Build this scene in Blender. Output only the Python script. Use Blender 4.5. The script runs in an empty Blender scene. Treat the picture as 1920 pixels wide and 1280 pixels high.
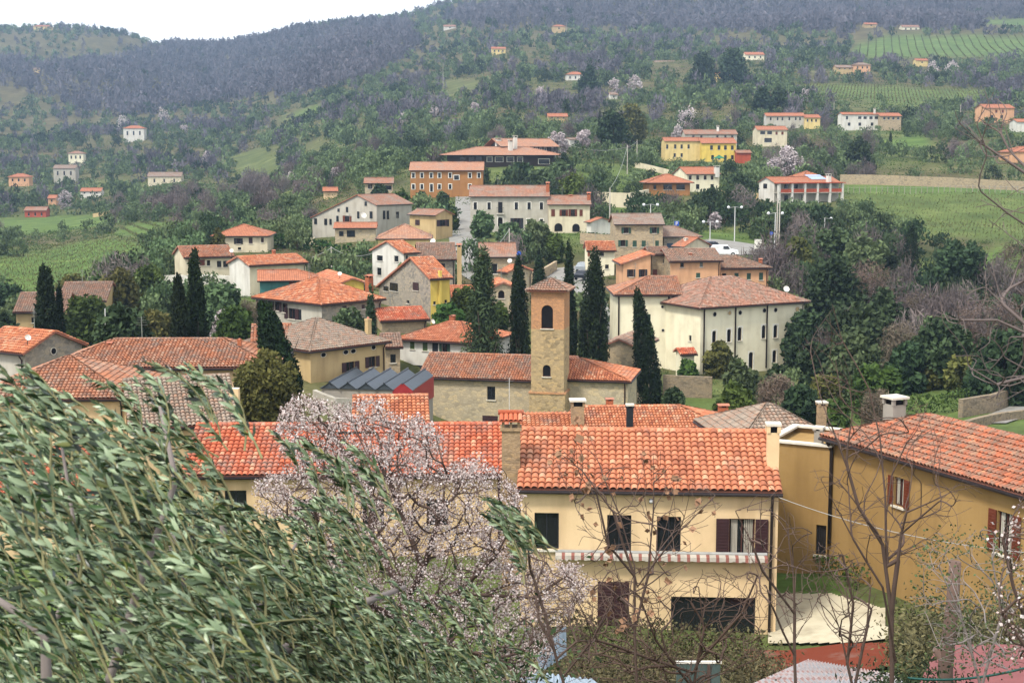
import bpy, math, random
import numpy as np
from mathutils import Vector, Matrix, noise
R = math.radians
sc = bpy.context.scene
col = sc.collection
# ---------------------------------------------------------------- camera, sky, sun, exposure
PITCH = R(7.27); FPX = 2666.7
cam = bpy.data.objects.new('camera', bpy.data.cameras.new('camera')); col.objects.link(cam)
cam.data.lens = 50; cam.data.sensor_width = 36; cam.data.dof.use_dof = True; cam.data.dof.focus_distance = 75; cam.data.dof.aperture_fstop = 9; cam.data.clip_start = .1; cam.data.clip_end = 9000
cam.rotation_euler = (math.pi/2 - PITCH, 0, 0); sc.camera = cam
sc.view_settings.view_transform = 'Standard'; sc.view_settings.look = 'None'
sc.view_settings.gamma = 1; sc.view_settings.exposure = 0.66
SUN_EL, SUN_AZ = R(54), R(222)       # sun stands behind the camera, to its left, behind thin cloud
w = bpy.data.worlds.new('World'); sc.world = w; w.use_nodes = True
nt = w.node_tree; bg = nt.nodes['Background']
sky = nt.nodes.new('ShaderNodeTexSky'); sky.sky_type = 'NISHITA'; sky.sun_disc = False
sky.sun_elevation = SUN_EL; sky.sun_rotation = SUN_AZ; sky.air_density = 1; sky.dust_density = 3
mx = nt.nodes.new('ShaderNodeMix'); mx.data_type = 'RGBA'; mx.inputs[0].default_value = .72   # thin white cloud over all of it
mx.inputs[7].default_value = (12.8, 12.9, 13.2, 1)
nt.links.new(sky.outputs[0], mx.inputs[6]); nt.links.new(mx.outputs[2], bg.inputs[0]); bg.inputs[1].default_value = .10
sl = bpy.data.lights.new('sun', 'SUN'); sl.energy = 2.7; sl.angle = R(10); sl.color = (1, .95, .87)
so = bpy.data.objects.new('sun', sl); col.objects.link(so)
sd = Vector((math.sin(SUN_AZ)*math.cos(SUN_EL), math.cos(SUN_AZ)*math.cos(SUN_EL), math.sin(SUN_EL)))
so.rotation_euler = sd.to_track_quat('Z', 'Y').to_euler()
sc.cycles.use_denoising = True
sc.cycles.max_bounces = 4; sc.cycles.diffuse_bounces = 1; sc.cycles.glossy_bounces = 2; sc.cycles.transmission_bounces = 3
sc.cycles.volume_bounces = 0; sc.cycles.transparent_max_bounces = 4
# ---------------------------------------------------------------- helpers
CP, SP = math.cos(PITCH), math.sin(PITCH)
def at(px, py, D):                    # the world point at distance D seen at this place of the photograph
    cx = (px-960)/FPX; cy = (640-py)/FPX
    k = D/(CP+cy*SP)
    return Vector((cx*k, D, (-SP+cy*CP)*k))
def proj(x, y, z):
    f = y*CP - z*SP; u = y*SP + z*CP
    return 960+FPX*x/f, 640-FPX*u/f
def nproj(P):
    f = P[:, 1]*CP - P[:, 2]*SP; u = P[:, 1]*SP + P[:, 2]*CP
    return 960+FPX*P[:, 0]/f, 640-FPX*u/f
def tag(o, label=None, cat=None, group=None, kind=None):
    if label: o['label'] = label
    if cat: o['category'] = cat
    if group: o['group'] = group
    if kind: o['kind'] = kind
    return o
def link(o, parent=None):
    col.objects.link(o)
    if parent: o.parent = parent
    return o
def empty(name, loc, rz=0):
    o = bpy.data.objects.new(name, None); o.empty_display_size = .3
    o.location = loc; o.rotation_euler = (0, 0, rz); return link(o)
def hexc(h, k=1.0):
    h = h.lstrip('#'); v = [int(h[i:i+2], 16)/255 for i in (0, 2, 4)]
    return tuple(k*(c/12.92 if c <= .04045 else ((c+.055)/1.055)**2.4) for c in v)+(1,)
class MB:
    def __init__(s): s.v = []; s.f = []; s.m = []; s.t = []; s.sm = []
    def quad(s, pts, m=0, tint=0, smooth=False):
        n = len(s.v); s.v += [tuple(p) for p in pts]; s.t += [tint]*len(pts)
        s.f.append(tuple(range(n, n+len(pts)))); s.m.append(m); s.sm.append(smooth)
    def box(s, x0, x1, y0, y1, z0, z1, T=None, m=0, tint=0):
        P = [(x, y, z) for z in (z0, z1) for x, y in ((x0, y0), (x1, y0), (x1, y1), (x0, y1))]
        if T: P = [T(*p) for p in P]
        n = len(s.v); s.v += [tuple(p) for p in P]; s.t += [tint]*8
        for f in ((3, 2, 1, 0), (4, 5, 6, 7), (0, 1, 5, 4), (1, 2, 6, 5), (2, 3, 7, 6), (3, 0, 4, 7)):
            s.f.append(tuple(n+i for i in f)); s.m.append(m); s.sm.append(False)
    def tube(s, pts, radii, sides=6, m=0, tint=0, smooth=True):
        pts = [Vector(p) for p in pts]
        if not hasattr(radii, '__len__'): radii = [radii]*len(pts)
        n0 = len(s.v); prev = None
        for i, p in enumerate(pts):
            d = (pts[min(i+1, len(pts)-1)]-pts[max(i-1, 0)])
            if d.length < 1e-9: d = Vector((0, 0, 1))
            d.normalize()
            a = d.cross(Vector((0, 1, 0.02)) if abs(d.y) < .9 else Vector((1, 0, 0))).normalized(); b = d.cross(a)
            for k in range(sides):
                an = 2*math.pi*k/sides
                s.v.append(tuple(p+(a*math.cos(an)+b*math.sin(an))*radii[i])); s.t.append(tint)
        for i in range(len(pts)-1):
            for k in range(sides):
                k2 = (k+1) % sides
                s.f.append((n0+i*sides+k, n0+i*sides+k2, n0+(i+1)*sides+k2, n0+(i+1)*sides+k)); s.m.append(m); s.sm.append(smooth)
        for base in (n0, n0+(len(pts)-1)*sides):
            s.f.append(tuple(base+k for k in range(sides))); s.m.append(m); s.sm.append(False)
    def ball(s, c, r, m=0, seg=10, rings=6, sz=1.0, tint=0):
        n0 = len(s.v)
        for i in range(rings+1):
            th = math.pi*i/rings
            for k in range(seg):
                ph = 2*math.pi*k/seg
                s.v.append((c[0]+r*math.sin(th)*math.cos(ph), c[1]+r*math.sin(th)*math.sin(ph), c[2]+r*sz*math.cos(th))); s.t.append(tint)
        for i in range(rings):
            for k in range(seg):
                k2 = (k+1) % seg
                s.f.append((n0+i*seg+k, n0+i*seg+k2, n0+(i+1)*seg+k2, n0+(i+1)*seg+k)); s.m.append(m); s.sm.append(True)
    def build(s, name, mats, parent=None):
        if not isinstance(mats, (list, tuple)): mats = [mats]
        me = bpy.data.meshes.new(name); me.from_pydata(s.v, [], s.f)
        for m_ in mats: me.materials.append(m_)
        me.polygons.foreach_set('material_index', s.m); me.polygons.foreach_set('use_smooth', s.sm)
        a = me.attributes.new('tint', 'FLOAT', 'POINT'); a.data.foreach_set('value', [float(x) for x in s.t])
        me.update()
        return link(bpy.data.objects.new(name, me), parent)
def mesh_np(name, V, F, mats, mi=None, tint=None, smooth=False):
    me = bpy.data.meshes.new(name); V = np.asarray(V, dtype=np.float32); F = np.asarray(F, dtype=np.int32)
    k = F.shape[1]
    me.vertices.add(len(V)); me.vertices.foreach_set('co', V.ravel())
    me.loops.add(F.size); me.loops.foreach_set('vertex_index', F.ravel())
    me.polygons.add(len(F)); me.polygons.foreach_set('loop_start', np.arange(0, F.size, k, dtype=np.int32))
    if not isinstance(mats, (list, tuple)): mats = [mats]
    for m_ in mats: me.materials.append(m_)
    if mi is not None: me.polygons.foreach_set('material_index', np.asarray(mi, dtype=np.int32))
    me.polygons.foreach_set('use_smooth', np.full(len(F), smooth))
    if tint is not None:
        a = me.attributes.new('tint', 'FLOAT', 'POINT'); a.data.foreach_set('value', np.asarray(tint, dtype=np.float32))
    me.update(calc_edges=True); me.validate(verbose=False)
    return me
# ---------------------------------------------------------------- materials
MC = {}
def newmat(name, rough=.9, spec=.2):
    m = bpy.data.materials.new(name); m.use_nodes = True
    b = m.node_tree.nodes['Principled BSDF']; b.inputs['Roughness'].default_value = rough
    b.inputs['Specular IOR Level'].default_value = spec
    return m, m.node_tree, b
def N(nt, t, **kw):
    n = nt.nodes.new(t)
    for k, v in kw.items():
        if k.startswith('i_'): n.inputs[k[2:].replace('_', ' ')].default_value = v
        else: setattr(n, k, v)
    return n
def mixc(nt, fac, a, b, mode='MIX'):
    n = nt.nodes.new('ShaderNodeMix'); n.data_type = 'RGBA'; n.blend_type = mode
    for i, v in ((0, fac), (6, a), (7, b)):
        if isinstance(v, bpy.types.NodeSocket): nt.links.new(v, n.inputs[i])
        else: n.inputs[i].default_value = v
    return n.outputs[2]
def ramp(nt, src, stops):
    n = nt.nodes.new('ShaderNodeValToRGB'); nt.links.new(src, n.inputs[0]); e = n.color_ramp.elements
    while len(e) < len(stops): e.new(.5)
    for el, (p, c) in zip(e, stops):
        el.position = p; el.color = c if len(c) == 4 else (*c, 1)
    return n.outputs[0]
def ntex(nt, scale, detail=4, coord='Object', vec=None, rough=.55, stretch=None):
    if vec is None:
        tc = nt.nodes.new('ShaderNodeTexCoord'); vec = tc.outputs[coord]
    if stretch:
        mp = nt.nodes.new('ShaderNodeMapping'); mp.inputs['Scale'].default_value = stretch
        nt.links.new(vec, mp.inputs[0]); vec = mp.outputs[0]
    n = nt.nodes.new('ShaderNodeTexNoise'); n.inputs['Scale'].default_value = scale; n.inputs['Detail'].default_value = detail
    n.inputs['Roughness'].default_value = rough; nt.links.new(vec, n.inputs['Vector'])
    return n.outputs['Fac']
W0, W1 = (0, 0, 0, 1), (1, 1, 1, 1)
def flat(name, c, rough=.7, spec=.3, metal=0):
    if name in MC: return MC[name]
    m, nt, b = newmat(name, rough, spec); b.inputs['Metallic'].default_value = metal
    n = ntex(nt, 3, 3); f = ramp(nt, n, [(.3, (c[0]*.85, c[1]*.85, c[2]*.85)), (.7, (c[0]*1.1, c[1]*1.1, c[2]*1.1))])
    nt.links.new(f, b.inputs['Base Color']); MC[name] = m; return m
def plaster(name, h, k=.95, dirt=.55):
    if name in MC: return MC[name]
    c = hexc(h, k); m, nt, b = newmat(name, .92, .1)
    n1 = ntex(nt, .45, 5); n2 = ntex(nt, 7, 4); n3 = ntex(nt, .9, 5, stretch=(1.3, 1.3, .22))
    base = ramp(nt, n1, [(.3, (c[0]*.8, c[1]*.78, c[2]*.74)), (.5, (c[0]*.95, c[1]*.94, c[2]*.92)), (.7, c)])
    base = mixc(nt, ramp(nt, n3, [(.46, W0), (.74, (dirt,)*3)]), base, (c[0]*.55, c[1]*.52, c[2]*.5, 1))
    base = mixc(nt, ramp(nt, n2, [(.35, (.12,)*3), (.7, W0)]), base, (c[0]*.7, c[1]*.68, c[2]*.66, 1))
    nt.links.new(base, b.inputs['Base Color'])
    bp = N(nt, 'ShaderNodeBump'); bp.inputs['Strength'].default_value = .25; bp.inputs['Distance'].default_value = .02
    nt.links.new(n2, bp.inputs['Height']); nt.links.new(bp.outputs[0], b.inputs['Normal'])
    MC[name] = m; return m
def stone(name, h, k=1.0, scale=2.6, contrast=1.0, h2=None):
    if name in MC: return MC[name]
    c = hexc(h, k); d = hexc(h2, k) if h2 else (c[0]*1.25, c[1]*1.15, c[2]*.95, 1)
    m, nt, b = newmat(name, .95, .1)
    tc = N(nt, 'ShaderNodeTexCoord'); mp = N(nt, 'ShaderNodeMapping'); mp.inputs['Scale'].default_value = (1, 1, 1.7)
    nt.links.new(tc.outputs['Object'], mp.inputs[0])
    v = N(nt, 'ShaderNodeTexVoronoi'); v.inputs['Scale'].default_value = scale; nt.links.new(mp.outputs[0], v.inputs['Vector'])
    ve = N(nt, 'ShaderNodeTexVoronoi'); ve.feature = 'DISTANCE_TO_EDGE'; ve.inputs['Scale'].default_value = scale; nt.links.new(mp.outputs[0], ve.inputs['Vector'])
    sep = N(nt, 'ShaderNodeSeparateColor'); nt.links.new(v.outputs['Color'], sep.inputs[0])
    a = .45*contrast
    base = ramp(nt, sep.outputs[0], [(0, (c[0]*(1-a), c[1]*(1-a), c[2]*(1-a))), (.5, c), (1, d)])
    n1 = ntex(nt, .6, 6); n2 = ntex(nt, 9, 4)
    base = mixc(nt, ramp(nt, n1, [(.42, W0), (.62, (.7, .7, .7))]), base, (c[0]*1.15, c[1]*1.1, c[2]*1.02, 1))
    base = mixc(nt, ramp(nt, n2, [(.3, (.4,)*3), (.7, W0)]), base, (c[0]*.5, c[1]*.5, c[2]*.5, 1))
    base = mixc(nt, ramp(nt, ve.outputs['Distance'], [(.0, (.55,)*3), (.07, W0)]), base, (c[0]*.6, c[1]*.58, c[2]*.54, 1))
    nt.links.new(base, b.inputs['Base Color'])
    bp = N(nt, 'ShaderNodeBump'); bp.inputs['Strength'].default_value = .6; bp.inputs['Distance'].default_value = .04
    nt.links.new(ve.outputs['Distance'], bp.inputs['Height']); nt.links.new(bp.outputs[0], b.inputs['Normal'])
    MC[name] = m; return m
def dull(c, s=.07, k=.95):
    y = .3*c[0]+.5*c[1]+.2*c[2]; return tuple(k*(v*(1-s)+y*s) for v in c[:3])+(1,)
def tiles(name, h1, h2, h3, lichen=.3, k=1.0, grey='8d867c'):
    """terracotta: the tint attribute is one random number per tile"""
    if name in MC: return MC[name]
    m, nt, b = newmat(name, .85, .15); at_ = N(nt, 'ShaderNodeAttribute'); at_.attribute_name = 'tint'
    c1, c2, c3, g = dull(hexc(h1, k)), dull(hexc(h2, k)), dull(hexc(h3, k)), hexc(grey, k*.85)
    base = ramp(nt, at_.outputs['Fac'], [(0, (c3[0]*.8, c3[1]*.8, c3[2]*.8)), (.1, c3), (.45, c1), (.8, c1), (.97, c2), (1, c2)])
    n1 = ntex(nt, .55, 6, rough=.65); n2 = ntex(nt, 3.1, 6, rough=.7); n3 = ntex(nt, 14, 3)
    lo = .72-.42*lichen
    msk = ramp(nt, n1, [(max(0, lo-.1), W0), (lo+.1, W1)]); msk2 = ramp(nt, n2, [(.38, W0), (.56, W1)])
    mm = mixc(nt, 1.0, msk, msk2, 'MULTIPLY')
    base = mixc(nt, mixc(nt, 1.0, mm, (.8, .8, .8, 1), 'MULTIPLY'), base, g)
    base = mixc(nt, ramp(nt, n3, [(.3, (.35,)*3), (.6, W0)]), base, (c1[0]*.45, c1[1]*.45, c1[2]*.45, 1))
    nt.links.new(base, b.inputs['Base Color']); MC[name] = m; return m
def tiles_far(name, h1, h3, lichen=.3, k=1.0, grey='8d867c'):
    """terracotta too far off to model each tile: UV in metres carries the courses"""
    if name in MC: return MC[name]
    m, nt, b = newmat(name, .85, .15); c1, c3, g = dull(hexc(h1, k)), dull(hexc(h3, k)), hexc(grey, k*.85)
    uv = N(nt, 'ShaderNodeUVMap'); br = N(nt, 'ShaderNodeTexBrick'); br.offset = 0
    for kk, v in (('Scale', 1), ('Mortar Size', .03), ('Brick Width', .26), ('Row Height', .4), ('Bias', 0)): br.inputs[kk].default_value = v
    br.inputs['Color1'].default_value = c1; br.inputs['Color2'].default_value = c3; br.inputs['Mortar'].default_value = (c3[0]*.55, c3[1]*.5, c3[2]*.5, 1)
    nt.links.new(uv.outputs[0], br.inputs['Vector'])
    n1 = ntex(nt, .5, 6, rough=.65); n2 = ntex(nt, 2.4, 5)
    lo = .72-.42*lichen
    msk = ramp(nt, n1, [(max(0, lo-.12), W0), (lo+.12, (.75,)*3)])
    base = mixc(nt, msk, br.outputs[0], g)
    base = mixc(nt, ramp(nt, n2, [(.35, (.4,)*3), (.6, W0)]), base, (c3[0]*.6, c3[1]*.6, c3[2]*.6, 1))
    nt.links.new(base, b.inputs['Base Color']); MC[name] = m; return m
def foliage(name, dark, light, k=1.0, trans=.2, rnd=.35, back=None, rough=.8, spec=.15):
    if name in MC: return MC[name]
    m, nt, b = newmat(name, rough, spec); d, l = hexc(dark, k), hexc(light, k)
    a = N(nt, 'ShaderNodeAttribute'); a.attribute_name = 'tint'
    c = ramp(nt, a.outputs['Fac'], [(0, d), (1, l)])
    oi = N(nt, 'ShaderNodeObjectInfo')
    hs = N(nt, 'ShaderNodeHueSaturation')
    mr = N(nt, 'ShaderNodeMapRange'); mr.inputs['To Min'].default_value = 1-rnd; mr.inputs['To Max'].default_value = 1+rnd
    nt.links.new(oi.outputs['Random'], mr.inputs['Value']); nt.links.new(mr.outputs[0], hs.inputs['Value'])
    mr2 = N(nt, 'ShaderNodeMapRange'); mr2.inputs['To Min'].default_value = .5-.025; mr2.inputs['To Max'].default_value = .5+.02
    ml = N(nt, 'ShaderNodeMath', operation='FRACT'); mm_ = N(nt, 'ShaderNodeMath', operation='MULTIPLY'); mm_.inputs[1].default_value = 7.31
    nt.links.new(oi.outputs['Random'], mm_.inputs[0]); nt.links.new(mm_.outputs[0], ml.inputs[0]); nt.links.new(ml.outputs[0], mr2.inputs['Value'])
    nt.links.new(mr2.outputs[0], hs.inputs['Hue']); nt.links.new(c, hs.inputs['Color']); c = hs.outputs[0]
    if back:
        ge = N(nt, 'ShaderNodeNewGeometry'); c = mixc(nt, ge.outputs['Backfacing'], c, hexc(back, k))
    nt.links.new(c, b.inputs['Base Color'])
    if trans:
        t = N(nt, 'ShaderNodeBsdfTranslucent'); nt.links.new(c, t.inputs[0]); ms = N(nt, 'ShaderNodeMixShader'); ms.inputs[0].default_value = trans
        nt.links.new(b.outputs[0], ms.inputs[1]); nt.links.new(t.outputs[0], ms.inputs[2]); nt.links.new(ms.outputs[0], nt.nodes['Material Output'].inputs[0])
    MC[name] = m; return m
glass, gnt, gb = newmat('window_glass', .12, .5); gb.inputs['Base Color'].default_value = (.012, .013, .016, 1)
darkm = flat('dark_interior', (.012, .011, .012), .9, .05)
shutG = flat('shutter_green', hexc('2f4a3c'), .6); shutB = flat('shutter_brown', hexc('3a2426'), .6)
shutR = flat('shutter_red_brown', hexc('64301e'), .6); shutD = flat('shutter_dark', hexc('22252a'), .6)
shutM = flat('shutter_moss', hexc('4d5f38'), .6); shutGr = flat('shutter_grey', hexc('6d7068'), .6); shutBl = flat('shutter_blue', hexc('3a4f66'), .6)
SH = dict(G=shutG, B=shutB, R=shutR, D=shutD, M=shutM, Y=shutGr, L=shutBl)
white = flat('white_trim', hexc('e2ded2'), .7); sillm = flat('pale_stone_sill', hexc('cfc8b8'), .8)
guttm = flat('gutter_metal', hexc('2b2426'), .45, .4); woodm = flat('window_wood', hexc('4a2c26'), .6)
ridgem = tiles('ridge_tiles', 'b5735a', 'c0907a', '946252', .25)
chimst = stone('chimney_stone', 'a08a70', 1, 5); chimbr = stone('chimney_brick', 'a8664a', 1, 7); concm = plaster('grey_concrete', 'a09a90')
T_new = tiles('roof_tiles_orange', 'c47850', 'd09c78', 'a86244', .3)
T_mid = tiles('roof_tiles_weathered', 'b47452', 'be9478', '8f6048', .5)
T_old = tiles('roof_tiles_lichened', 'a27c64', 'b09a84', '7f6a58', .9, grey='989084')
T_brn = tiles('roof_tiles_brown', 'a37860', 'ad907a', '7e6452', .6)
T_bright = tiles('roof_tiles_vivid', 'c96844', 'd69874', 'a9573a', .45)
T_pale = tiles('roof_tiles_pale_orange', 'c77b56', 'd49a76', 'ae6a4c', .2)
F_new = tiles_far('far_tiles_orange', 'c07a56', 'a6684a', .15); F_mid = tiles_far('far_tiles_weathered', 'b07a5e', '946850', .45)
F_old = tiles_far('far_tiles_brown', 'a27c66', '846652', .6); F_pink = tiles_far('far_tiles_pinkish', 'bf8e70', 'a9785c', .25)
FAR = {T_new: F_new, T_mid: F_mid, T_old: F_old, T_brn: F_old, T_bright: F_new, T_pale: F_pink}
# wall finishes
P_cream = plaster('cream_plaster', 'e5c99f', .95); P_ivory = plaster('ivory_plaster', 'e6dfc0'); P_white = plaster('white_plaster', 'dddad0')
P_ochre = plaster('ochre_plaster', 'b4935f', .78, .5); P_yellow = plaster('yellow_plaster', 'e2cb8c'); P_grey = plaster('grey_plaster', 'bcb7aa')
P_peach = plaster('peach_plaster', 'dcab84'); P_brown = plaster('burnt_orange_plaster', 'a97a4e'); P_tan = plaster('tan_plaster', 'c4ab7e')
P_bright = plaster('bright_yellow_plaster', 'e2c766'); P_pale = plaster('pale_yellow_plaster', 'eae3c6', 1.0, .3); P_teal = plaster('teal_panel', '4a7a78')
P_red = plaster('red_plaster', 'b3573f'); P_cream2 = plaster('cream_render', 'ddd2b6')
S_tan = stone('tan_rubble', 'b0a087', 1, 2.8); S_grey = stone('grey_rubble', '9d968a', 1, 2.8); S_pale = stone('pale_rubble', 'bfb298', .92, 2.4, .7)
S_brick = stone('orange_brick', 'b58a68', 1, 5, .5); S_tower = stone('tower_rubble', 'ae9a78', 1, 3.2, 1.1)
T_villa = tiles('roof_tiles_villa', 'b07a62', 'bf9a84', '8c6650', .62, grey='978c80')
P_wood = flat('dark_timber_wall', hexc('3b302c'), .8)
T_och = tiles('roof_tiles_streaked', 'c26a44', 'cc8e66', '98563a', .85, grey='857a6c')
S_dry = stone('garden_wall_stone', '8f8270', 1, 3.4, 1.2)
# ---------------------------------------------------------------- roofs
ctl = []            # (x, y, z) points the terrain must pass through
rects = []          # what part of the picture each house fills: keeps wood from being planted in front
def wavy(mb, O, ud, vd, n, V, r0, r1, rng, p=.25, row=.34, amp=.11, m=0, ns=8):
    """one slope laid with barrel tiles; u range runs from r0 at the eave to r1 at the top"""
    U0, U1 = r0; nc = max(1, int(round((U1-U0)/p))); pp = (U1-U0)/nc; nr = max(1, int(round(V/row))); rr = V/nr
    prof = [math.sin(math.pi*(k/ns))**.6 if 0 < k < ns else 0 for k in range(ns)]
    us = []; hs = []
    for i in range(nc):
        for k in range(ns): us.append(U0+(i+k/ns)*pp); hs.append(prof[k]*amp)
    us.append(U1); hs.append(0)
    us = np.array(us); hs = np.array(hs); tile = np.minimum(np.arange(len(us))//ns, nc-1)
    base = len(mb.v); lines = []
    jit = rng.random((nr, nc)); rowj = rng.normal(0, .006, (nr, nc))
    Vv = []; T = []
    for j in range(nr):
        for e in (0, 1):
            v = (j+e)*rr; f = v/V; a = r0[0]+(r1[0]-r0[0])*f; b = r0[1]+(r1[1]-r0[1])*f
            uu = np.clip(us, a, b); step = .06*(1-e)+rowj[j, tile]
            vv = v - (.03 if e == 0 else 0)
            P = np.outer(uu, ud)+np.outer(np.full(len(uu), vv), vd)+np.outer(hs+step, n)+np.array(O)
            Vv.append(P); T.append(jit[j, tile])
    nn = len(us)
    for P, t in zip(Vv, T): mb.v += list(map(tuple, P.tolist())); mb.t += t.tolist()
    for L in range(2*nr-1):
        a = base+L*nn; b = a+nn
        for i in range(nn-1):
            mb.f.append((a+i, a+i+1, b+i+1, b+i)); mb.m.append(m); mb.sm.append(False)
def roof(L, S, H, kind, pitch, peak, hl, hr, ov, og, swap, mats, wav, rng, D, gut=True, parent=None, cap=True, tp=.25):
    """ridge along l (0..L), span along s (0..S) -> roof + gutter objects"""
    M = (lambda l, s, z: (s, l, z)) if swap else (lambda l, s, z: (l, s, z))
    t = math.tan(pitch); zr = H+t*peak*S; H2 = zr-t*(1-peak)*S
    mb = MB(); lo0 = -(ov if hl else og); lo1 = L+(ov if hr else og)
    planes = []
    def plane(o, u, v, V, r0, r1): planes.append((Vector(o), Vector(u), Vector(v).normalized(), V, r0, r1))
    rise1 = zr-(H-ov*t); V1 = math.hypot(peak*S+ov, rise1)
    plane((lo0, -ov, H-ov*t), (1, 0, 0), (0, peak*S+ov, rise1), V1, (0, lo1-lo0), (hl-lo0 if hl else 0, (L-hr)-lo0 if hr else lo1-lo0))
    if peak < .999:
        V2 = math.hypot((1-peak)*S+ov, zr-(H2-ov*t))
        plane((lo0, S+ov, H2-ov*t), (1, 0, 0), (0, -((1-peak)*S+ov), zr-(H2-ov*t)), V2, (0, lo1-lo0), (hl-lo0 if hl else 0, (L-hr)-lo0 if hr else lo1-lo0))
    pk = peak*S+ov
    for h_, o, sg in ((hl, lo0, 1), (hr, lo1, -1)):
        if h_:
            V3 = math.hypot(h_+ov, rise1); plane((o, -ov, H-ov*t), (0, 1, 0), (sg*(h_+ov), 0, rise1), V3, (0, S+2*ov), (pk, pk))
    uvs = []
    th = .1
    for (O, u, v, V, r0, r1) in planes:
        n = u.cross(v)
        if n.z < 0: n = -n
        MM = lambda q: Vector(M(*q))
        Om, um, vm, nm = MM(O), MM(u), MM(v), MM(n)
        c = [Om+um*r0[0], Om+um*r0[1], Om+um*r1[1]+vm*V, Om+um*r1[0]+vm*V]
        if wav:
            wavy(mb, Om+nm*.012, np.array(um), np.array(vm), np.array(nm), V, r0, r1, rng, p=tp)
            mb.quad([p for p in c], 1, .3)
        else:
            uvs.append((len(mb.f), [(r0[0], 0), (r0[1], 0), (r1[1], V), (r1[0], V)]))
            mb.quad(c, 0, .5)
        lo = [p-nm*th for p in c]; mb.quad(lo, 1, .3)
        for i in range(4): mb.quad([c[i], c[(i+1) % 4], lo[(i+1) % 4], lo[i]], 1, .3)
    rr = .1 if D < 300 else .14
    def rline(a, b):
        a, b = Vector(M(*a)), Vector(M(*b)); n_ = max(2, int((b-a).length/.45)) if wav else 2
        mb.tube([a.lerp(b, i/(n_-1)) for i in range(n_)], [rr*(1.12 if i % 2 else .95) for i in range(n_)], 6, 0, rng.random())
    if cap:
        rline((hl if hl else lo0, peak*S, zr), (L-hr if hr else lo1, peak*S, zr))
        for h_, o, e in ((hl, lo0, hl), (hr, lo1, L-hr)):
            if h_: rline((o, -ov, H-ov*t), (e, peak*S, zr)); rline((o, S+ov, H2-ov*t), (e, peak*S, zr))
    ro = mb.build('roof', mats, parent)
    if uvs:
        ul = ro.data.uv_layers.new(name='UVMap')
        for fi, uv in uvs:
            p = ro.data.polygons[fi]
            for li, q in zip(p.loop_indices, uv): ul.data[li].uv = q
    if gut:
        g = MB(); r_ = .075
        def gl(a, b): g.tube([M(*a), M(*b)], r_, 6)
        gl((lo0, -ov-.05, H-ov*t-.09), (lo1, -ov-.05, H-ov*t-.09))
        if hl: gl((lo0-.05, -ov, H-ov*t-.09), (lo0-.05, S+ov, H-ov*t-.09))
        if hr: gl((lo1+.05, -ov, H-ov*t-.09), (lo1+.05, S+ov, H-ov*t-.09))
        g.build('gutter', guttm, parent)
    return zr, H2
# ---------------------------------------------------------------- houses
def chimney(parent, inv, px, pyt, wp, hp, D, style='tile', mat=None, deep=1.6):
    """part of a house: px centre, pyt top of it, wp wide, hp of it seen above the roof"""
    k = D/FPX; top = inv @ at(px, pyt, D); w_ = wp*k; h_ = hp*k
    mb = MB(); hw = w_/2; x, y, z = top
    caph = min(.55, h_*.3)
    mb.box(x-hw, x+hw, y-hw, y+hw, z-h_-deep, z-caph, m=0)
    if style == 'tile':
        for sx in (-1, 1):
            for sy in (-1, 1): mb.box(x+sx*hw*.75-.06, x+sx*hw*.75+.06, y+sy*hw*.75-.06, y+sy*hw*.75+.06, z-caph, z-caph*.45, m=0)
        mb.box(x-hw*.5, x+hw*.5, y-hw*.5, y+hw*.5, z-caph, z-caph*.5, m=2)
        e = hw*1.3
        a = [(x-e, y-e, z-caph*.45), (x+e, y-e, z-caph*.45), (x+e, y+e, z-caph*.45), (x-e, y+e, z-caph*.45)]
        b = [(x-e, y, z), (x+e, y, z)]
        mb.quad([a[0], a[1], b[1], b[0]], 1, .5); mb.quad([a[2], a[3], b[0], b[1]], 1, .6); mb.quad(a, 1, .3)
        mb.quad([a[1], a[2], b[1]], 1, .4); mb.quad([a[3], a[0], b[0]], 1, .4)
    elif style == 'slab':
        mb.box(x-hw*.8, x+hw*.8, y-hw*.8, y+hw*.8, z-caph, z-caph*.55, m=2); 
        for sx in (-1, 1):
            for sy in (-1, 1): mb.box(x+sx*hw*.9-.07, x+sx*hw*.9+.07, y+sy*hw*.9-.07, y+sy*hw*.9+.07, z-caph, z-.1, m=0)
        mb.box(x-hw*1.3, x+hw*1.3, y-hw*1.3, y+hw*1.3, z-.1, z, m=3)
    else:
        mb.box(x-hw*1.15, x+hw*1.15, y-hw*1.15, y+hw*1.15, z-caph, z-caph*.5, m=0)
        mb.tube([(x, y, z-caph*.5), (x, y, z)], [hw*.55, hw*.5], 8, 1, .5)
    mb.build('chimney', [mat or chimbr, ridgem, darkm, sillm], parent)
def dish(parent, inv, px, py, rp, D):
    c = inv @ at(px, py, D); r = rp*D/FPX; mb = MB(); seg = 14
    fw = Vector((-.25, -.85, .45)).normalized(); a = fw.cross(Vector((0, 0, 1))).normalized(); b = a.cross(fw)
    prev = None
    for i in range(4):
        rr = r*i/3; ring = [c+a*rr*math.cos(6.283*k/seg)+b*rr*math.sin(6.283*k/seg)+fw*(rr*rr/r*.3) for k in range(seg)]
        if prev:
            for k in range(seg): mb.quad([prev[k], prev[(k+1) % seg], ring[(k+1) % seg], ring[k]], 0, 0, True)
        prev = ring
    mb.tube([c-fw*.03, c-Vector((0, 0, r*2.2))-fw*.1], .03, 6, 1); mb.tube([c-b*r*.9+fw*.25*r, c+fw*r*.9], .015, 4, 1)
    mb.build('satellite_dish', [white, shutGr], parent)
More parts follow.
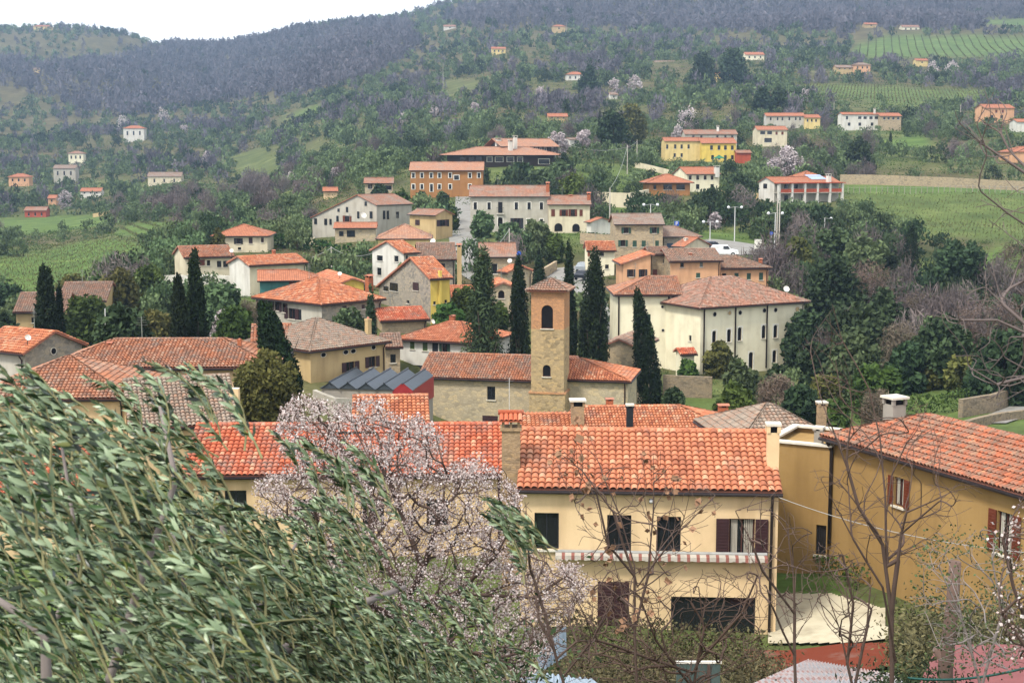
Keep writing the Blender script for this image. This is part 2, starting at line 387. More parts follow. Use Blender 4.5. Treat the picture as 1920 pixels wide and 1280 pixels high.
def window(parent, face, t0, t1, z0, z1, st, hole, D):
    """st: style letter(s) + shutter colour; hole = the wall has an opening behind it"""
    P = (lambda t, o, z: (t, -o, z)) if face == 'B' else (lambda t, o, z: (-o, t, z))
    kind = st[0]; c = SH.get(st[1:2], shutB) if len(st) > 1 else shutB
    W, Hh = t1-t0, z1-z0; tm = (t0+t1)/2
    surround = 'w' in st[2:]
    if kind == 'r':                          # round or oval eye
        mb = MB(); seg = 14; pr = [(tm+W/2*math.cos(6.283*k/seg), z0+Hh/2+Hh/2*math.sin(6.283*k/seg)) for k in range(seg)]
        mb.quad([P(t, .03, z) for t, z in pr], 1)
        for k in range(seg):
            (a, b), (e, f) = pr[k], pr[(k+1) % seg]; q = lambda t, z, s: (tm+(t-tm)*s, z0+Hh/2+(z-z0-Hh/2)*s)
            A, B_ = q(a, b, 1.22), q(e, f, 1.22)
            mb.quad([P(a, .05, b), P(e, .05, f), P(B_[0], .05, B_[1]), P(A[0], .05, A[1])], 0)
            mb.quad([P(A[0], .05, A[1]), P(B_[0], .05, B_[1]), P(B_[0], 0, B_[1]), P(A[0], 0, A[1])], 0)
        mb.build('window', [sillm, darkm if 'f' not in st else P_tan], parent); return
    arch = kind == 'a'
    rec = .16 if hole else -.02
    zs = z1-W/2 if arch else z1
    if D > 300:                              # far off: one small mesh
        mb = MB()
        if surround: mb.box(t0-.16, t1+.16, 0, .05, z0-.1, z1+.16, T=P, m=1)
        else: mb.box(t0-.05, t1+.05, 0, .05, z0-.1, z0, T=P, m=1)
        mb.box(t0, t1, 0, .07, z0, z1, T=P, m=0)
        if kind == 'o':
            for s in (t0-W*.45, t1): mb.box(s, s+W*.45, 0, .09, z0, z1, T=P, m=2)
        mb.build('window', [glass if kind != 'c' else c, white, c], parent); return
    fr = MB(); fw = .05 if kind != 'x' else .03
    o = -rec
    fr.box(t0+.002, t0+fw, o, o+.05, z0+.002, zs, T=P); fr.box(t1-fw, t1-.002, o, o+.05, z0+.002, zs, T=P)
    fr.box(t0+fw, t1-fw, o, o+.05, z0+.002, z0+fw, T=P)
    if not arch: fr.box(t0+fw, t1-fw, o, o+.05, z1-fw, z1-.002, T=P)
    if kind in 'do' and W > .5: fr.box(tm-.025, tm+.025, o, o+.045, z0+fw, zs-fw, T=P)
    wm = woodm if kind in 'oa' else (white if kind == 'v' else shutD)
    if surround:
        s = .14; fr.box(t0-s, t0-.001, 0, .025, z0, z1, T=P, m=1); fr.box(t1+.001, t1+s, 0, .025, z0, z1, T=P, m=1); fr.box(t0-s, t1+s, 0, .025, z1+.001, z1+s, T=P, m=1)
    wo = fr.build('window', [wm, white], parent)
    pa = MB()
    if arch:
        seg = 10; pts = [P(t0, o+.02, z0), P(t1, o+.02, z0)]+[P(tm+W/2*math.cos(math.pi*k/seg), o+.02, zs+W/2*math.sin(math.pi*k/seg)) for k in range(seg+1)]
        pa.quad(pts)
    else: pa.box(t0+.01, t1-.01, o-.03, o+.02, z0+.01, z1-.01, T=P)
    pa.build('pane', glass if kind != 'a' or 'g' in st else darkm, wo)
    if kind == 'o' and D < 60:
        cb = MB()
        for q in range(5): cb.box(t0+W*(.08+.07*q), t0+W*(.13+.07*q), o+.022, o+.03+.012*(q % 2), z0+.06, z1-.06, T=P); cb.box(t1-W*(.13+.05*q), t1-W*(.09+.05*q), o+.022, o+.03+.012*(q % 2), z0+.06, z1-.06, T=P)
        cb.build('curtain', P_grey, wo)
    if kind != 'r' and D < 240:
        sb = MB(); sb.box(t0-.08, t1+.08, -.05 if hole else .002, .1, z0-.08, z0-.002, T=P); sb.build('sill', sillm, wo)
    def leaf(a, b, oo):
        s = MB(); n = max(3, int(Hh/.12)); s.box(a, b, oo, oo+.035, z0, z1, T=P)
        if D < 90:
            for i in range(n):
                zz = z0+.05+(Hh-.1)*i/n; s.box(a+.05, b-.05, oo+.036, oo+.05, zz, zz+(Hh-.1)/n*.55, T=P)
        s.build('shutter', c, wo)
    if kind == 'o': leaf(t0-W*.5, t0-.01, .03); leaf(t1+.01, t1+W*.5, .03)
    if kind == 'c': leaf(t0+.005, tm-.008, -.04 if hole else .05); leaf(tm+.008, t1-.005, -.04 if hole else .05)
    if kind == 'b':                          # french window with a balcony rail
        rl = MB(); 
        for i in range(9): tt = t0-.3+(W+.6)*i/8; rl.box(tt-.012, tt+.012, .45, .475, z0, z0+.95, T=P)
        rl.box(t0-.32, t1+.32, .44, .49, z0+.95, z0+1, T=P); rl.box(t0-.35, t1+.35, .12, .5, z0-.2, z0-.09, T=P, m=1)
        for tt in (t0-.31, t1+.29): rl.box(tt, tt+.02, .03, .45, z0+.93, z0+.97, T=P)
        rl.build('balcony', [shutD, sillm], wo)
def Rw(face, xs, y, w_, h_, st): return [(face, x, y, w_, h_, st) for x in xs]
hid = [0]
def house(name, label, xc, ye, yb, D, th=0, xl=None, xr=None, d=None, w=None, ridge='B', kind='gable', pitch=20, peak=.5,
          hip=None, wall=None, wallA=None, tile=None, wins=(), chims=(), dishes=(), ov=.4, og=.3, cat='house', group=None,
          split=None, mat2=None, flat_roof=False, gut=True, deep=3, wav=None, tp=.25, rect=True, bare=False):
    hid[0] += 1; rng = np.random.default_rng(hid[0]*7+1)
    th = R(th); c, s = math.cos(th), math.sin(th); C0 = at(xc, ye, D); zb = at(xc, yb, D).z
    if not flat_roof: C0.z += ov*math.tan(R(pitch))*.9+.08      # the line read off the picture is the gutter, not the wall head
    H = C0.z-zb
    X0 = C0.x
    if w is None: ur = (xr-960)/FPX*(1.0); k = C0.y*CP-C0.z*SP; ur = (xr-960)/FPX; w = (ur*k-X0)/(c-ur*s*CP)
    if d is None: ul = (xl-960)/FPX; k = C0.y*CP-C0.z*SP; d = (X0-ul*k)/(ul*c*CP+s)
    if not (1 < w < 60 and 1 < d < 60): print('HOUSE SIZE', label, round(w, 1), round(d, 1))
    group = group or {'village_house': G_VIL, 'farmhouse': G_SL}.get(name)
    e = empty(name, (C0.x, C0.y, zb), th); tag(e, label, cat, group)
    inv = (Matrix.Translation((C0.x, C0.y, zb)) @ Matrix.Rotation(th, 4, 'Z')).inverted()
    o_ = inv @ Vector((0, 0, 0)); far = D > 240
    def hit(face, px, py):
        q = inv @ at(px, py, D); dd = q-o_
        k = (-o_.y/dd.y) if face == 'B' else (-o_.x/dd.x)
        p = o_+dd*k; return (p.x if face == 'B' else p.y), p.z
    wl = {'A': [], 'B': []}
    for (f, x, y, ww, hh, st) in wins:
        a, z = hit(f, x-ww/2, y+hh/2); b, z2 = hit(f, x+ww/2, y-hh/2); _, zc0 = hit(f, x, y+hh/2); _, zc1 = hit(f, x, y-hh/2)
        if a > b: a, b = b, a
        lim = w if f == 'B' else d; a = max(a, .05); b = min(b, lim-.05)
        if b-a < .15: print('WIN OUT', label, f, x, y); continue
        z0, z1 = max(zc0, -.5), zc1
        wl[f].append([a, b, z0, z1, st])
    t = math.tan(R(pitch)); span, L = (d, w) if ridge == 'B' else (w, d)
    zr = H+t*peak*span; H2 = zr-t*(1-peak)*span
    if kind != 'gable' or flat_roof: H2 = H
    gable = kind == 'gable' and not flat_roof
    wb = MB()
    def face_wall(f):
        P = (lambda t_, o, z: (t_, -o, z)) if f == 'B' else (lambda t_, o, z: (-o, t_, z))
        Lf = w if f == 'B' else d; g = gable and ((f == 'A' and ridge == 'B') or (f == 'B' and ridge == 'A'))
        top = min(H, H2) if g else H
        mi = 1 if f == 'A' else 0
        holes = [h for h in wl[f] if not far and h[4][0] != 'r' and h[3] < top-.05]
        ok = []
        for h in holes:
            if all(h[1] <= q[0]-.02 or h[0] >= q[1]+.02 or h[3] <= q[2]-.02 or h[2] >= q[3]+.02 for q in ok): ok.append(h)
        ts = sorted({0, Lf} | {v for h in ok for v in h[:2]}); zs = sorted({-deep, top} | {v for h in ok for v in h[2:4]})
        if split: zs = sorted(set(zs) | {split_z})
        for i in range(len(ts)-1):
            for j in range(len(zs)-1):
                tm, zm = (ts[i]+ts[i+1])/2, (zs[j]+zs[j+1])/2
                if any(h[0] < tm < h[1] and h[2] < zm < h[3] for h in ok): continue
                m_ = 2 if split and zm > split_z else mi
                wb.quad([P(ts[i], 0, zs[j]), P(ts[i+1], 0, zs[j]), P(ts[i+1], 0, zs[j+1]), P(ts[i], 0, zs[j+1])], m_)
        for h in ok:
            a, b, z0, z1, st = h; r_ = -.24; mh = 2 if split and (z0+z1)/2 > split_z else mi
            zz = z1-(b-a)/2 if st[0] == 'a' else z1
            for q in ([(a, 0, z0), (a, r_, z0), (a, r_, zz), (a, 0, zz)], [(b, 0, z0), (b, r_, z0), (b, r_, zz), (b, 0, zz)],
                      [(a, 0, z0), (b, 0, z0), (b, r_, z0), (a, r_, z0)]): wb.quad([P(*p) for p in q], mh)
            if st[0] == 'a':
                seg = 10; rr = (b-a)/2; tm = (a+b)/2
                arc = [(tm-rr*math.cos(math.pi*k/seg), zz+rr*math.sin(math.pi*k/seg)) for k in range(seg+1)]
                for k in range(seg):
                    (a1, c1), (a2, c2) = arc[k], arc[k+1]
                    wb.quad([P(a1, 0, c1), P(a2, 0, c2), P(a2, 0, z1), P(a1, 0, z1)], mh)
                    wb.quad([P(a1, 0, c1), P(a2, 0, c2), P(a2, r_, c2), P(a1, r_, c1)], mh)
            else: wb.quad([P(a, 0, z1), P(b, 0, z1), P(b, r_, z1), P(a, r_, z1)], mh)
            h.append(True)
        if g: wb.quad([P(0, 0, top), P(Lf, 0, top)]+([P(Lf, 0, H2)] if H2 > top+1e-4 else [])+[P(peak*Lf, 0, zr)]+([P(0, 0, H)] if H > top+1e-4 else []), mi)
    split_z = None
    if split: split_z = (inv @ at(xc, split, D)).z
    face_wall('B'); face_wall('A')
    HF = H2 if ridge == 'B' else H; wb.quad([(0, d, -deep), (w, d, -deep), (w, d, HF), (0, d, HF)], 2 if split else 0)
    HR = H2 if ridge == 'A' else H; wb.quad([(w, 0, -deep), (w, d, -deep), (w, d, HR), (w, 0, HR)], 0)
    if split: wb.quad([(w+.004, 0, split_z), (w+.004, d, split_z), (w+.004, d, HR), (w+.004, 0, HR)], 2)
    if gable:
        if ridge == 'B': wb.quad([(w, 0, min(H, H2)), (w, d, min(H, H2)), (w, d, H2), (w, peak*d, zr), (w, 0, H)], 0)
        else: wb.quad([(0, d, min(H, H2)), (w, d, min(H, H2)), (w, d, H2), (peak*w, d, zr), (0, d, H)], 0)
    elif hip and not flat_roof:
        for hv, l_ in ((hip[0], 0), (hip[1], L)):
            if not hv:
                q3 = [(0, H), (span, H), (peak*span, zr)]; wb.quad([(l_, s_, z_) if ridge == 'B' else (s_, l_, z_) for s_, z_ in q3], 1 if ridge == 'B' and l_ == 0 else 0)
    if flat_roof:
        wb.quad([(0, 0, H-.25), (w, 0, H-.25), (w, d, H-.25), (0, d, H-.25)], 0)
    wb.build('wall', [wall, wallA or wall, mat2 or wall], e)
    wav = (D < 215) if wav is None else wav
    if flat_roof:
        cp = MB(); cp.box(-.12, w+.12, -.12, .22, H+.002, H+.1); cp.box(-.12, .22, .22, d+.12, H+.002, H+.1); cp.box(.22, w+.12, d-.22, d+.12, H+.002, H+.1); cp.box(w-.22, w+.12, .22, d-.22, H+.002, H+.1)
        cp.build('coping', sillm, e)
    elif not bare:
        hh = hip or ((min(peak*span, L*.5),)*2 if kind == 'hip' else (0, 0))
        tm_ = tile or T_mid
        if not wav: tm_ = FAR.get(tm_, tm_)
        roof(L, span, H, kind, R(pitch), peak, hh[0], hh[1], ov, og, ridge == 'A', [tm_, S_brick if False else ridgem], wav, rng, D, gut and D < 420, e, cap=True, tp=tp)
    for f in 'AB':
        for h in wl[f]: window(e, f, h[0], h[1], h[2], h[3], h[4], len(h) > 5, D)
    for ch in chims: chimney(e, inv, *ch[:4], ch[4] if len(ch) > 4 and ch[4] else D+2, *(ch[5:]))
    for di in dishes: dish(e, inv, *di[:3], di[3] if len(di) > 3 else D-.3)
    if gut and 40 < D < 210 and not flat_roof and w > 4:
        dp = MB(); xx = w-.25 if th < 1.0 else .25
        P3_ = [(xx, -ov, H-.25), (xx, -.1, H-.7), (xx, -.1, -1)] if th < 1.0 else [(-ov, .25, H-.25), (-.1, .25, H-.7), (-.1, .25, -1)]
        dp.tube(P3_, .06, 6); dp.build('downpipe', guttm if hid[0] % 2 else shutB, e)
    if 95 < D < 290 and rng.random() < .5 and kind != 'x' and name != 'bell_tower' and 'church' not in name:
        av = MB(); ax, ay = (w*.35, d*peak) if ridge == 'B' else (w*peak, d*.4); az = zr-.1
        av.tube([(ax, ay, az), (ax, ay, az+1.7)], .028, 5)
        for q in range(4): av.tube([(ax-.4+q*.05, ay-.1, az+1.1+q*.18), (ax+.4-q*.05, ay+.1, az+1.1+q*.18)], .016, 4)
        av.tube([(ax, ay-.3, az+1.4), (ax, ay+.3, az+1.4)], .016, 4); av.build('tv_aerial', shutGr, e)
    # footprint for the terrain and for the wood
    cs = [e.matrix_basis @ Vector(p) for p in ((0, 0, 0), (w, 0, 0), (0, d, 0), (w, d, 0), (w/2, -1.2, 0), (w/2, d/2, 0))]
    for p in cs: ctl.append((p.x, p.y, zb))
    if rect:
        P_ = [proj(*(e.matrix_basis @ Vector(p))) for p in ((0, 0, H), (w, 0, H), (0, d, H), (w, d, H), (w/2, d/2, zr))]
        xs = [p[0] for p in P_]; rects.append((min(xs), max(xs), min(p[1] for p in P_), yb, D, Vector((w/2*c-d/2*s+C0.x, w/2*s+d/2*c+C0.y)), max(w, d)*.62))
    e['_w'] = w; e['_d'] = d; e['_h'] = H
    return e, inv, w, d, H
# ---------------------------------------------------------------- the houses near the viewpoint
G_VIL = 'houses of the village'; G_SL = 'houses on the slope above the village'; G_FAR = 'far houses on the hillside'
house('village_house', 'cream rendered house with vivid barrel tile roof, dark upstairs windows and a striped awning', 1460, 924, 1178, 53, 86.6, xl=975, w=7.6, ridge='A', pitch=21.5, wall=P_cream, tile=T_pale, wav=True, tp=.272, ov=.25, og=.12,
      wins=[('A', 1025, 995, 46, 68, 'dD'), ('A', 1161, 999, 46, 68, 'dD'), ('A', 1254, 1001, 46, 66, 'dD'), ('A', 1391, 1006, 50, 68, 'oB'), ('A', 1337, 1163, 160, 88, 'dB'), ('A', 1150, 1140, 60, 100, 'cB')],
      chims=[(1450, 792, 22, 60, 54.4, 'slab', P_cream, 2)])
eF, iF, wF, dF, hF = _ = house('village_house', 'long cream house with bright orange barrel tiles half hidden behind the blossoming almond tree', 350, 893, 1040, 67, 1, xr=945, d=8, pitch=22, wall=P_cream, tile=T_bright, wav=True, tp=.272, ov=.3,
      wins=[('B', 442, 937, 40, 36, 'dD'), ('B', 575, 965, 46, 60, 'dD'), ('B', 700, 960, 40, 50, 'dD'), ('B', 820, 960, 40, 50, 'dD')])
house('village_house', 'big ochre house with orange hipped roof, long dark gutter and red brown shutters', 2075, 972, 1230, 46.6, 24, xl=1560, w=5.6, ridge='A', kind='hip', pitch=21, hip=(2.8, 2.8), wall=P_ochre, tile=T_och, wav=True, tp=.21, ov=.35,
      wins=[('A', 1686, 922, 22, 54, 'oR'), ('A', 1884, 1000, 34, 80, 'oR'), ('A', 2000, 1020, 40, 80, 'oR')], chims=[(1678, 742, 30, 52, 63, 'slab', concm, 2.5)])
house('garden_annex', 'ochre flat topped annex with pale coping beside the big ochre house', 1556, 838, 1080, 60.2, 62, xl=1440, w=4, flat_roof=True, wall=P_ochre,
      wins=[('A', 1540, 1012, 22, 56, 'dD')], chims=[(1536, 799, 15, 26, 61.5, 'slab', concm, .6)])
house('village_house', 'low house with smooth orange hipped roof right behind the cream house', 1098, 852, 900, 84, 3, xr=1452, d=10.5, kind='hip', hip=(0.0, 5.2), pitch=19, wall=P_cream, tile=T_new, wav=True, tp=.2,
      chims=[(1181, 757, 12, 24, 84, 'slab', shutD, .8), (1356, 756, 17, 22, 88, 'tile', chimbr), (1143, 745, 13, 18, 90, 'tile', chimbr)])
house('village_house', 'low building with a brick chimney between the cream house and the church tower', 985, 826, 900, 80, 2, xr=1096, d=7, pitch=12, wall=S_tan, tile=T_new, wav=True, chims=[(1083, 748, 24, 42, 82, 'slab', chimst, 1)])
house('village_house', 'low house with mottled grey brown hipped roof above the ochre annex', 1392, 842, 960, 76, 8, xr=1572, d=8, kind='hip', pitch=21, wall=S_tan, tile=T_old, wav=True, chims=[(1541, 752, 15, 26, 80, 'slab', chimst, 1)])
house('shed', 'small roof of orange barrel tiles behind the top of the blossoming almond tree', 668, 828, 900, 78, 5, xr=798, d=9, pitch=20, wall=P_cream, tile=T_new, wav=True)
# the church
house('church', 'pale rubble church nave with long orange tiled roof left of the bell tower', 1068, 717, 818, 128.2, 78, xl=785, w=8.6, ridge='A', pitch=20.5, wall=S_pale, tile=T_mid, ov=.3, og=.1,
      wins=[('A', 921, 737, 15, 25, 'dD'), ('A', 919, 794, 29, 30, 'cB')], cat='church')
house('church_chancel', 'rubble church chancel with orange half hipped roof right of the bell tower', 1177, 716, 800, 125.8, 78, xl=1052, w=6.6, ridge='A', hip=(5, 0), kind='hip', pitch=22, wall=S_pale, tile=T_new, ov=.3, cat='chancel')
eT, iT, wT, dT, hT = house('bell_tower', 'square bell tower of rubble and brick with arched openings and a low pyramid roof', 1058, 547, 818, 124.6, 79, xl=996, w=3.1, ridge='A', kind='hip', hip=(1.5, 1.5), pitch=26, wall=S_tower, tile=T_brn, split=618, mat2=S_brick, ov=.42,
      wins=[('A', 1026, 594, 22, 44, 'aD'), ('A', 1025, 695, 15, 22, 'aD')], gut=False, cat='tower')
mb = MB()
for z, o in ((0.0, .0),):
    zc = (iT @ at(1026, 737, 124.6)).z
    mb.box(-.14, wT+.14, -.14, dT+.14, -3, zc-.1); mb.box(-.2, wT+.2, -.2, dT+.2, zc-.1, zc+.05, m=1)
mb.build('plinth', [S_tower, S_brick], eT)
mb = MB(); mb.box(-.1, wT+.1, -.1, dT+.1, hT-.35, hT-.1); mb.box(-.2, wT+.2, -.2, dT+.2, hT-.099, hT+.02); mb.build('cornice', S_brick, eT)
# behind and beside the church
house('village_house', 'ochre house with oval attic windows and mottled hipped roof left of the metal sheds', 582, 659, 712, 118, 47, xr=722, d=8.5, kind='hip', pitch=24, wall=P_tan, tile=T_old,
      wins=[('B', 606, 665, 9, 8, 'rD'), ('B', 648, 660, 9, 8, 'rD'), ('B', 662, 658, 9, 8, 'rD'), ('B', 700, 651, 8, 8, 'rD'), ('B', 657, 687, 16, 18, 'oB'), ('B', 698, 678, 13, 20, 'oB')],
      chims=[(690, 594, 9, 24, 124, 'pot', P_tan, 1.5)])
house('village_house', 'small pale house with orange roof and chimney behind the dark cypress by the ochre house', 476, 644, 690, 121, 8, xr=540, d=6, pitch=20, wall=P_white, tile=T_mid, wins=[('B', 487, 655, 6, 7, 'dD')], chims=[(500, 617, 8, 20, 123, 'pot', chimbr)])
house('village_house', 'white plastered house with green and grey shutters left of the big dark fir', 900, 645, 712, 142, 68, xl=748, w=8, ridge='A', kind='hip', hip=(4, 4), pitch=20, wall=P_white, tile=T_pale,
      wins=[('A', 773, 645, 8, 19, 'cM'), ('A', 797, 648, 9, 19, 'cM'), ('A', 816, 651, 11, 17, 'cD'), ('A', 834, 652, 10, 16, 'oG'), ('A', 776, 693, 22, 18, 'oD'), ('A', 845, 690, 14, 18, 'oD')],
      chims=[(848, 590, 9, 12, 148, 'tile')], dishes=[(811, 603, 5, 150)])
house('village_house', 'long grey house with dark shuttered windows and wide orange hipped roof above the ochre house', 603, 572, 624, 150, 47, xl=481, xr=714, kind='hip', pitch=21, wall=S_grey, wallA=P_grey, tile=T_new,
      wins=[('A', 490, 570, 9, 17, 'oB'), ('A', 505, 572, 8, 17, 'oB'), ('A', 519, 574, 9, 17, 'oB'), ('A', 532, 577, 7, 17, 'oB'), ('A', 547, 588, 13, 20, 'oB'), ('A', 561, 590, 8, 20, 'cD'), ('A', 548, 618, 8, 8, 'dD'), ('B', 646, 581, 8, 16, 'cB'), ('B', 681, 575, 6, 8, 'cB')],
      chims=[(562, 534, 11, 12, 160, 'tile'), (692, 514, 11, 22, 163, 'tile', chimbr, 1.2)])
house('village_house', 'rubble gable house with a bright yellow side wall and new orange roof', 807, 524, 602, 160, 33, xl=710, xr=843, ridge='B', peak=.34, pitch=25, wall=P_bright, wallA=S_grey, tile=T_new,
      wins=[('A', 780, 537, 10, 15, 'cB'), ('A', 739, 538, 14, 15, 'dD'), ('A', 724, 541, 8, 9, 'dD'), ('A', 765, 566, 5, 6, 'dD'), ('B', 815, 568, 5, 6, 'dD'), ('B', 836, 565, 5, 6, 'dD')], chims=[(825, 504, 5, 22, 160.5, 'pot', P_bright, 4)])
house('village_house', 'low hut with flat orange roof and yellow gable behind the long grey house', 640, 533, 560, 167, 20, xl=596, xr=682, ridge='A', pitch=20, wall=P_bright, wallA=P_grey, tile=T_pale, dishes=[(637, 513, 4, 166)])
house('garage', 'low garage with teal panels under a smooth red brown roof', 487, 527, 560, 170, 10, xr=596, d=6, ridge='B', kind='hip', hip=(0, 2.4), pitch=17, wall=P_teal, wallA=P_grey, tile=T_bright, wav=False, wins=[('B', 547, 534, 10, 14, 'cR')], cat='garage')
house('village_house', 'long white house with tall blank gable and two chimneys above the teal garage', 468, 499, 556, 188, 38, xl=430, xr=573, ridge='B', pitch=18, wall=P_cream2, wallA=P_white, tile=T_new, wins=[('B', 500, 512, 5, 6, 'dD'), ('B', 492, 512, 3, 4, 'dD')],
      chims=[(482, 488, 5, 10, 191, 'slab', P_white, 1), (513, 468, 5, 12, 194, 'tile')])
house('village_house', 'long single storey cream house with many small windows at the left', 347, 484, 518, 205, 24, xl=327, xr=436, ridge='B', pitch=18, wall=P_cream2, wallA=P_cream2, tile=T_mid,
      wins=[('B', 356, 490, 6, 14, 'cR'), ('B', 379, 492, 10, 11, 'cR'), ('B', 391, 493, 6, 10, 'dD'), ('B', 411, 495, 8, 12, 'dD'), ('B', 423, 495, 9, 12, 'dD')], dishes=[(434, 470, 4, 204)])
house('village_house', 'cream house with low hipped orange roof behind the yellow green conifer', 400, 443, 470, 232, 3, d=9, xr=501, kind='hip', pitch=19, wall=P_cream2, wallA=P_grey, tile=T_new, wins=[('B', 447, 452, 8, 11, 'oD'), ('B', 470, 451, 7, 11, 'cB'), ('B', 492, 450, 5, 9, 'cB'), ('B', 449, 466, 6, 5, 'dD')])
house('farmhouse', 'old ochre farmhouse with faded red brown roof behind the left cypress', 30, 586, 650, 160, 8, xr=120, d=9, pitch=20, wall=P_tan, tile=T_brn, wins=[('B', 62, 600, 6, 10, 'dD'), ('B', 92, 605, 6, 10, 'dD')], cat='house', group=G_VIL)
house('farmhouse', 'old long barn with faded brown roof among the trees at the left', 112, 566, 650, 168, 6, xr=196, d=9.5, pitch=20, wall=P_tan, tile=T_brn, wins=[('B', 160, 585, 6, 9, 'dD')])
house('village_house', 'rubble gable house with orange roof and a white dish at the far left', 46, 664, 720, 106, 58, xl=-40, w=5.5, ridge='A', pitch=24, wall=S_grey, wallA=P_grey, tile=T_new, wins=[('B', 100, 658, 9, 12, 'rD')], dishes=[(52, 633, 6, 106)])
house('village_house', 'very long low cream house with weathered orange roof behind the wind blown olive leaves', 100, 691, 760, 98, 1, xr=505, d=8, ridge='B', kind='hip', hip=(3.5, 4), pitch=19, wall=P_cream, tile=T_mid, wins=[('B', 160, 705, 8, 12, 'dD'), ('B', 330, 704, 8, 12, 'dD')],
      chims=[(206, 640, 9, 16, 101, 'tile'), (396, 636, 12, 14, 102, 'tile', chimbr), (449, 634, 7, 12, 101, 'pot', chimbr)])
house('village_house', 'cream house with mottled grey orange roof sloping down behind the olive branches', 250, 805, 900, 80, 18, xr=440, d=9, ridge='B', pitch=24, wall=P_cream, tile=T_old, wav=True, chims=[(354, 690, 12, 14, 86, 'tile')])
house('village_house', 'low house with orange tiled roof at the left edge behind the olive branches', -40, 750, 860, 86, 3, xr=235, d=9, ridge='B', kind='hip', pitch=22, wall=P_cream, tile=T_mid, wav=True)
house('village_house', 'nearest orange roof corner showing between olive leaves at lower left', -30, 935, 1040, 60, 2, xr=170, d=7, ridge='B', pitch=20, wall=P_cream, tile=T_bright, wav=True, tp=.272)
# villa
house('villa', 'large pale yellow villa with round attic windows and wide mottled hipped roof', 1314, 578, 700, 165, 29, xr=1508, d=12.5, kind='hip', pitch=23, hip=(6.2, 6.2), wall=P_pale, tile=T_villa, ov=.55,
      wins=[('B', 1340, 589, 6.5, 8, 'rD'), ('B', 1368, 586.5, 6.5, 8, 'rDf'), ('B', 1387.5, 586, 6.5, 8, 'rD'), ('B', 1433, 582, 6.5, 8, 'rD'), ('B', 1454, 581, 6.5, 8, 'rD'), ('B', 1495, 579, 8, 9, 'rDf'),
            ('B', 1339, 631, 8, 22, 'aDw'), ('B', 1367, 629, 8, 24, 'aDw'), ('B', 1387, 626, 8, 25, 'aGw'), ('B', 1432, 622, 8, 25, 'aGw'), ('B', 1454, 621, 8, 24, 'aDw'), ('B', 1493.5, 624, 9, 33, 'aDw'),
            ('B', 1366, 673, 7, 18, 'aDw'), ('B', 1408, 676, 9, 32, 'aDw'), ('B', 1452, 668, 8, 23, 'aDw'), ('B', 1492, 668, 8, 26, 'aDw'), ('A', 1294, 634, 5, 11, 'dL')],
      dishes=[(1474, 542, 6, 168)], cat='villa')
house('villa_wing', 'plain pale yellow wing joined to the left of the large villa', 1158, 554, 690, 171, 1.5, xr=1275, d=9.5, kind='hip', hip=(4.5, 0), pitch=20, wall=P_pale, tile=T_mid, ov=.45,
      wins=[('B', 1242, 575, 5, 5, 'rD'), ('B', 1216, 596, 8, 14, 'cG'), ('B', 1243, 619, 5, 5, 'rD'), ('B', 1265, 604, 8, 22, 'cY'), ('B', 1267, 564, 5, 11, 'dD'), ('B', 1258, 650, 8, 32, 'cY')], cat='villa')
house('porch', 'tiny porch with orange tiles at the foot of the villa corner', 1278, 665, 700, 161, 10, xr=1302, d=2.2, pitch=20, wall=P_pale, tile=T_bright, cat='porch', rect=False)
house('village_house', 'old rubble gable house with brown roof behind the leaning cypress', 1196, 655, 760, 146, 72, xl=1128, w=8, ridge='B', pitch=22, wall=S_tan, wallA=S_tan, tile=T_brn)
# upper village, right
house('village_house', 'peach house with sloping orange roof and two windows with open dark shutters', 1169, 496, 548, 194, 4, xr=1220, d=7, ridge='A', peak=.99, pitch=18, wall=P_peach, tile=T_new, wins=[('B', 1183.5, 512, 8, 14, 'oD'), ('B', 1205.5, 512, 8, 14, 'oD'), ('B', 1194, 535, 24, 4, 'dD')], ov=.5)
house('village_house', 'narrow rubble house front between the two peach houses', 1222, 478, 540, 197, 5, xr=1256, d=7, ridge='B', pitch=12, wall=S_tan, tile=T_brn, wins=[('B', 1228, 512, 9, 14, 'cR'), ('B', 1245, 490, 4, 7, 'dD'), ('B', 1246, 520, 4, 12, 'dD')])
house('village_house', 'long peach house with grey brown roof and small green shuttered windows', 1257, 491, 545, 194, 10, xr=1351, d=7, ridge='B', pitch=21, wall=P_peach, wallA=S_tan, tile=T_brn, wins=[('B', 1279, 497, 7, 8, 'dD'), ('B', 1315, 496, 6, 9, 'cY'), ('B', 1309, 516, 8, 9, 'cG')], chims=[(1294, 474, 6, 7, 196, 'tile')])
house('village_house', 'peach house with brown half hipped roof and four green shutters at the village edge', 1352, 504, 545, 198, 8, xr=1441, d=7.5, ridge='B', kind='hip', hip=(0, 3.8), pitch=20, wall=P_peach, tile=T_brn,
      wins=[('B', 1358, 515, 8, 5, 'dD'), ('B', 1381, 515, 8, 7, 'cG'), ('B', 1404, 518, 8, 12, 'cG'), ('B', 1427, 518, 8, 14, 'cG')], chims=[(1426, 484, 6, 12, 200, 'tile')])
house('village_house', 'tall square rubble house with rows of green shuttered windows', 1154, 421, 500, 225, 2, xr=1243, d=8, pitch=19, wall=S_tan, tile=T_brn,
      wins=[('B', 1174, 432, 9, 11, 'oG'), ('B', 1227, 432, 9, 11, 'oG'), ('B', 1168, 456, 9, 12, 'oG'), ('B', 1190, 457, 8, 12, 'cG'), ('B', 1207, 457, 8, 12, 'cG'), ('B', 1232, 457, 7, 12, 'cG'), ('B', 1168, 485, 8, 12, 'dD'), ('B', 1196, 474, 4, 5, 'dD')])
house('village_house', 'grey rubble house with brown half hipped roof beside the tall square house', 1245, 444, 475, 229, 2, xr=1312, d=7.5, kind='hip', hip=(0, 3.5), pitch=20, wall=S_grey, tile=T_brn, wins=[('B', 1256, 461, 12, 10, 'cL')])
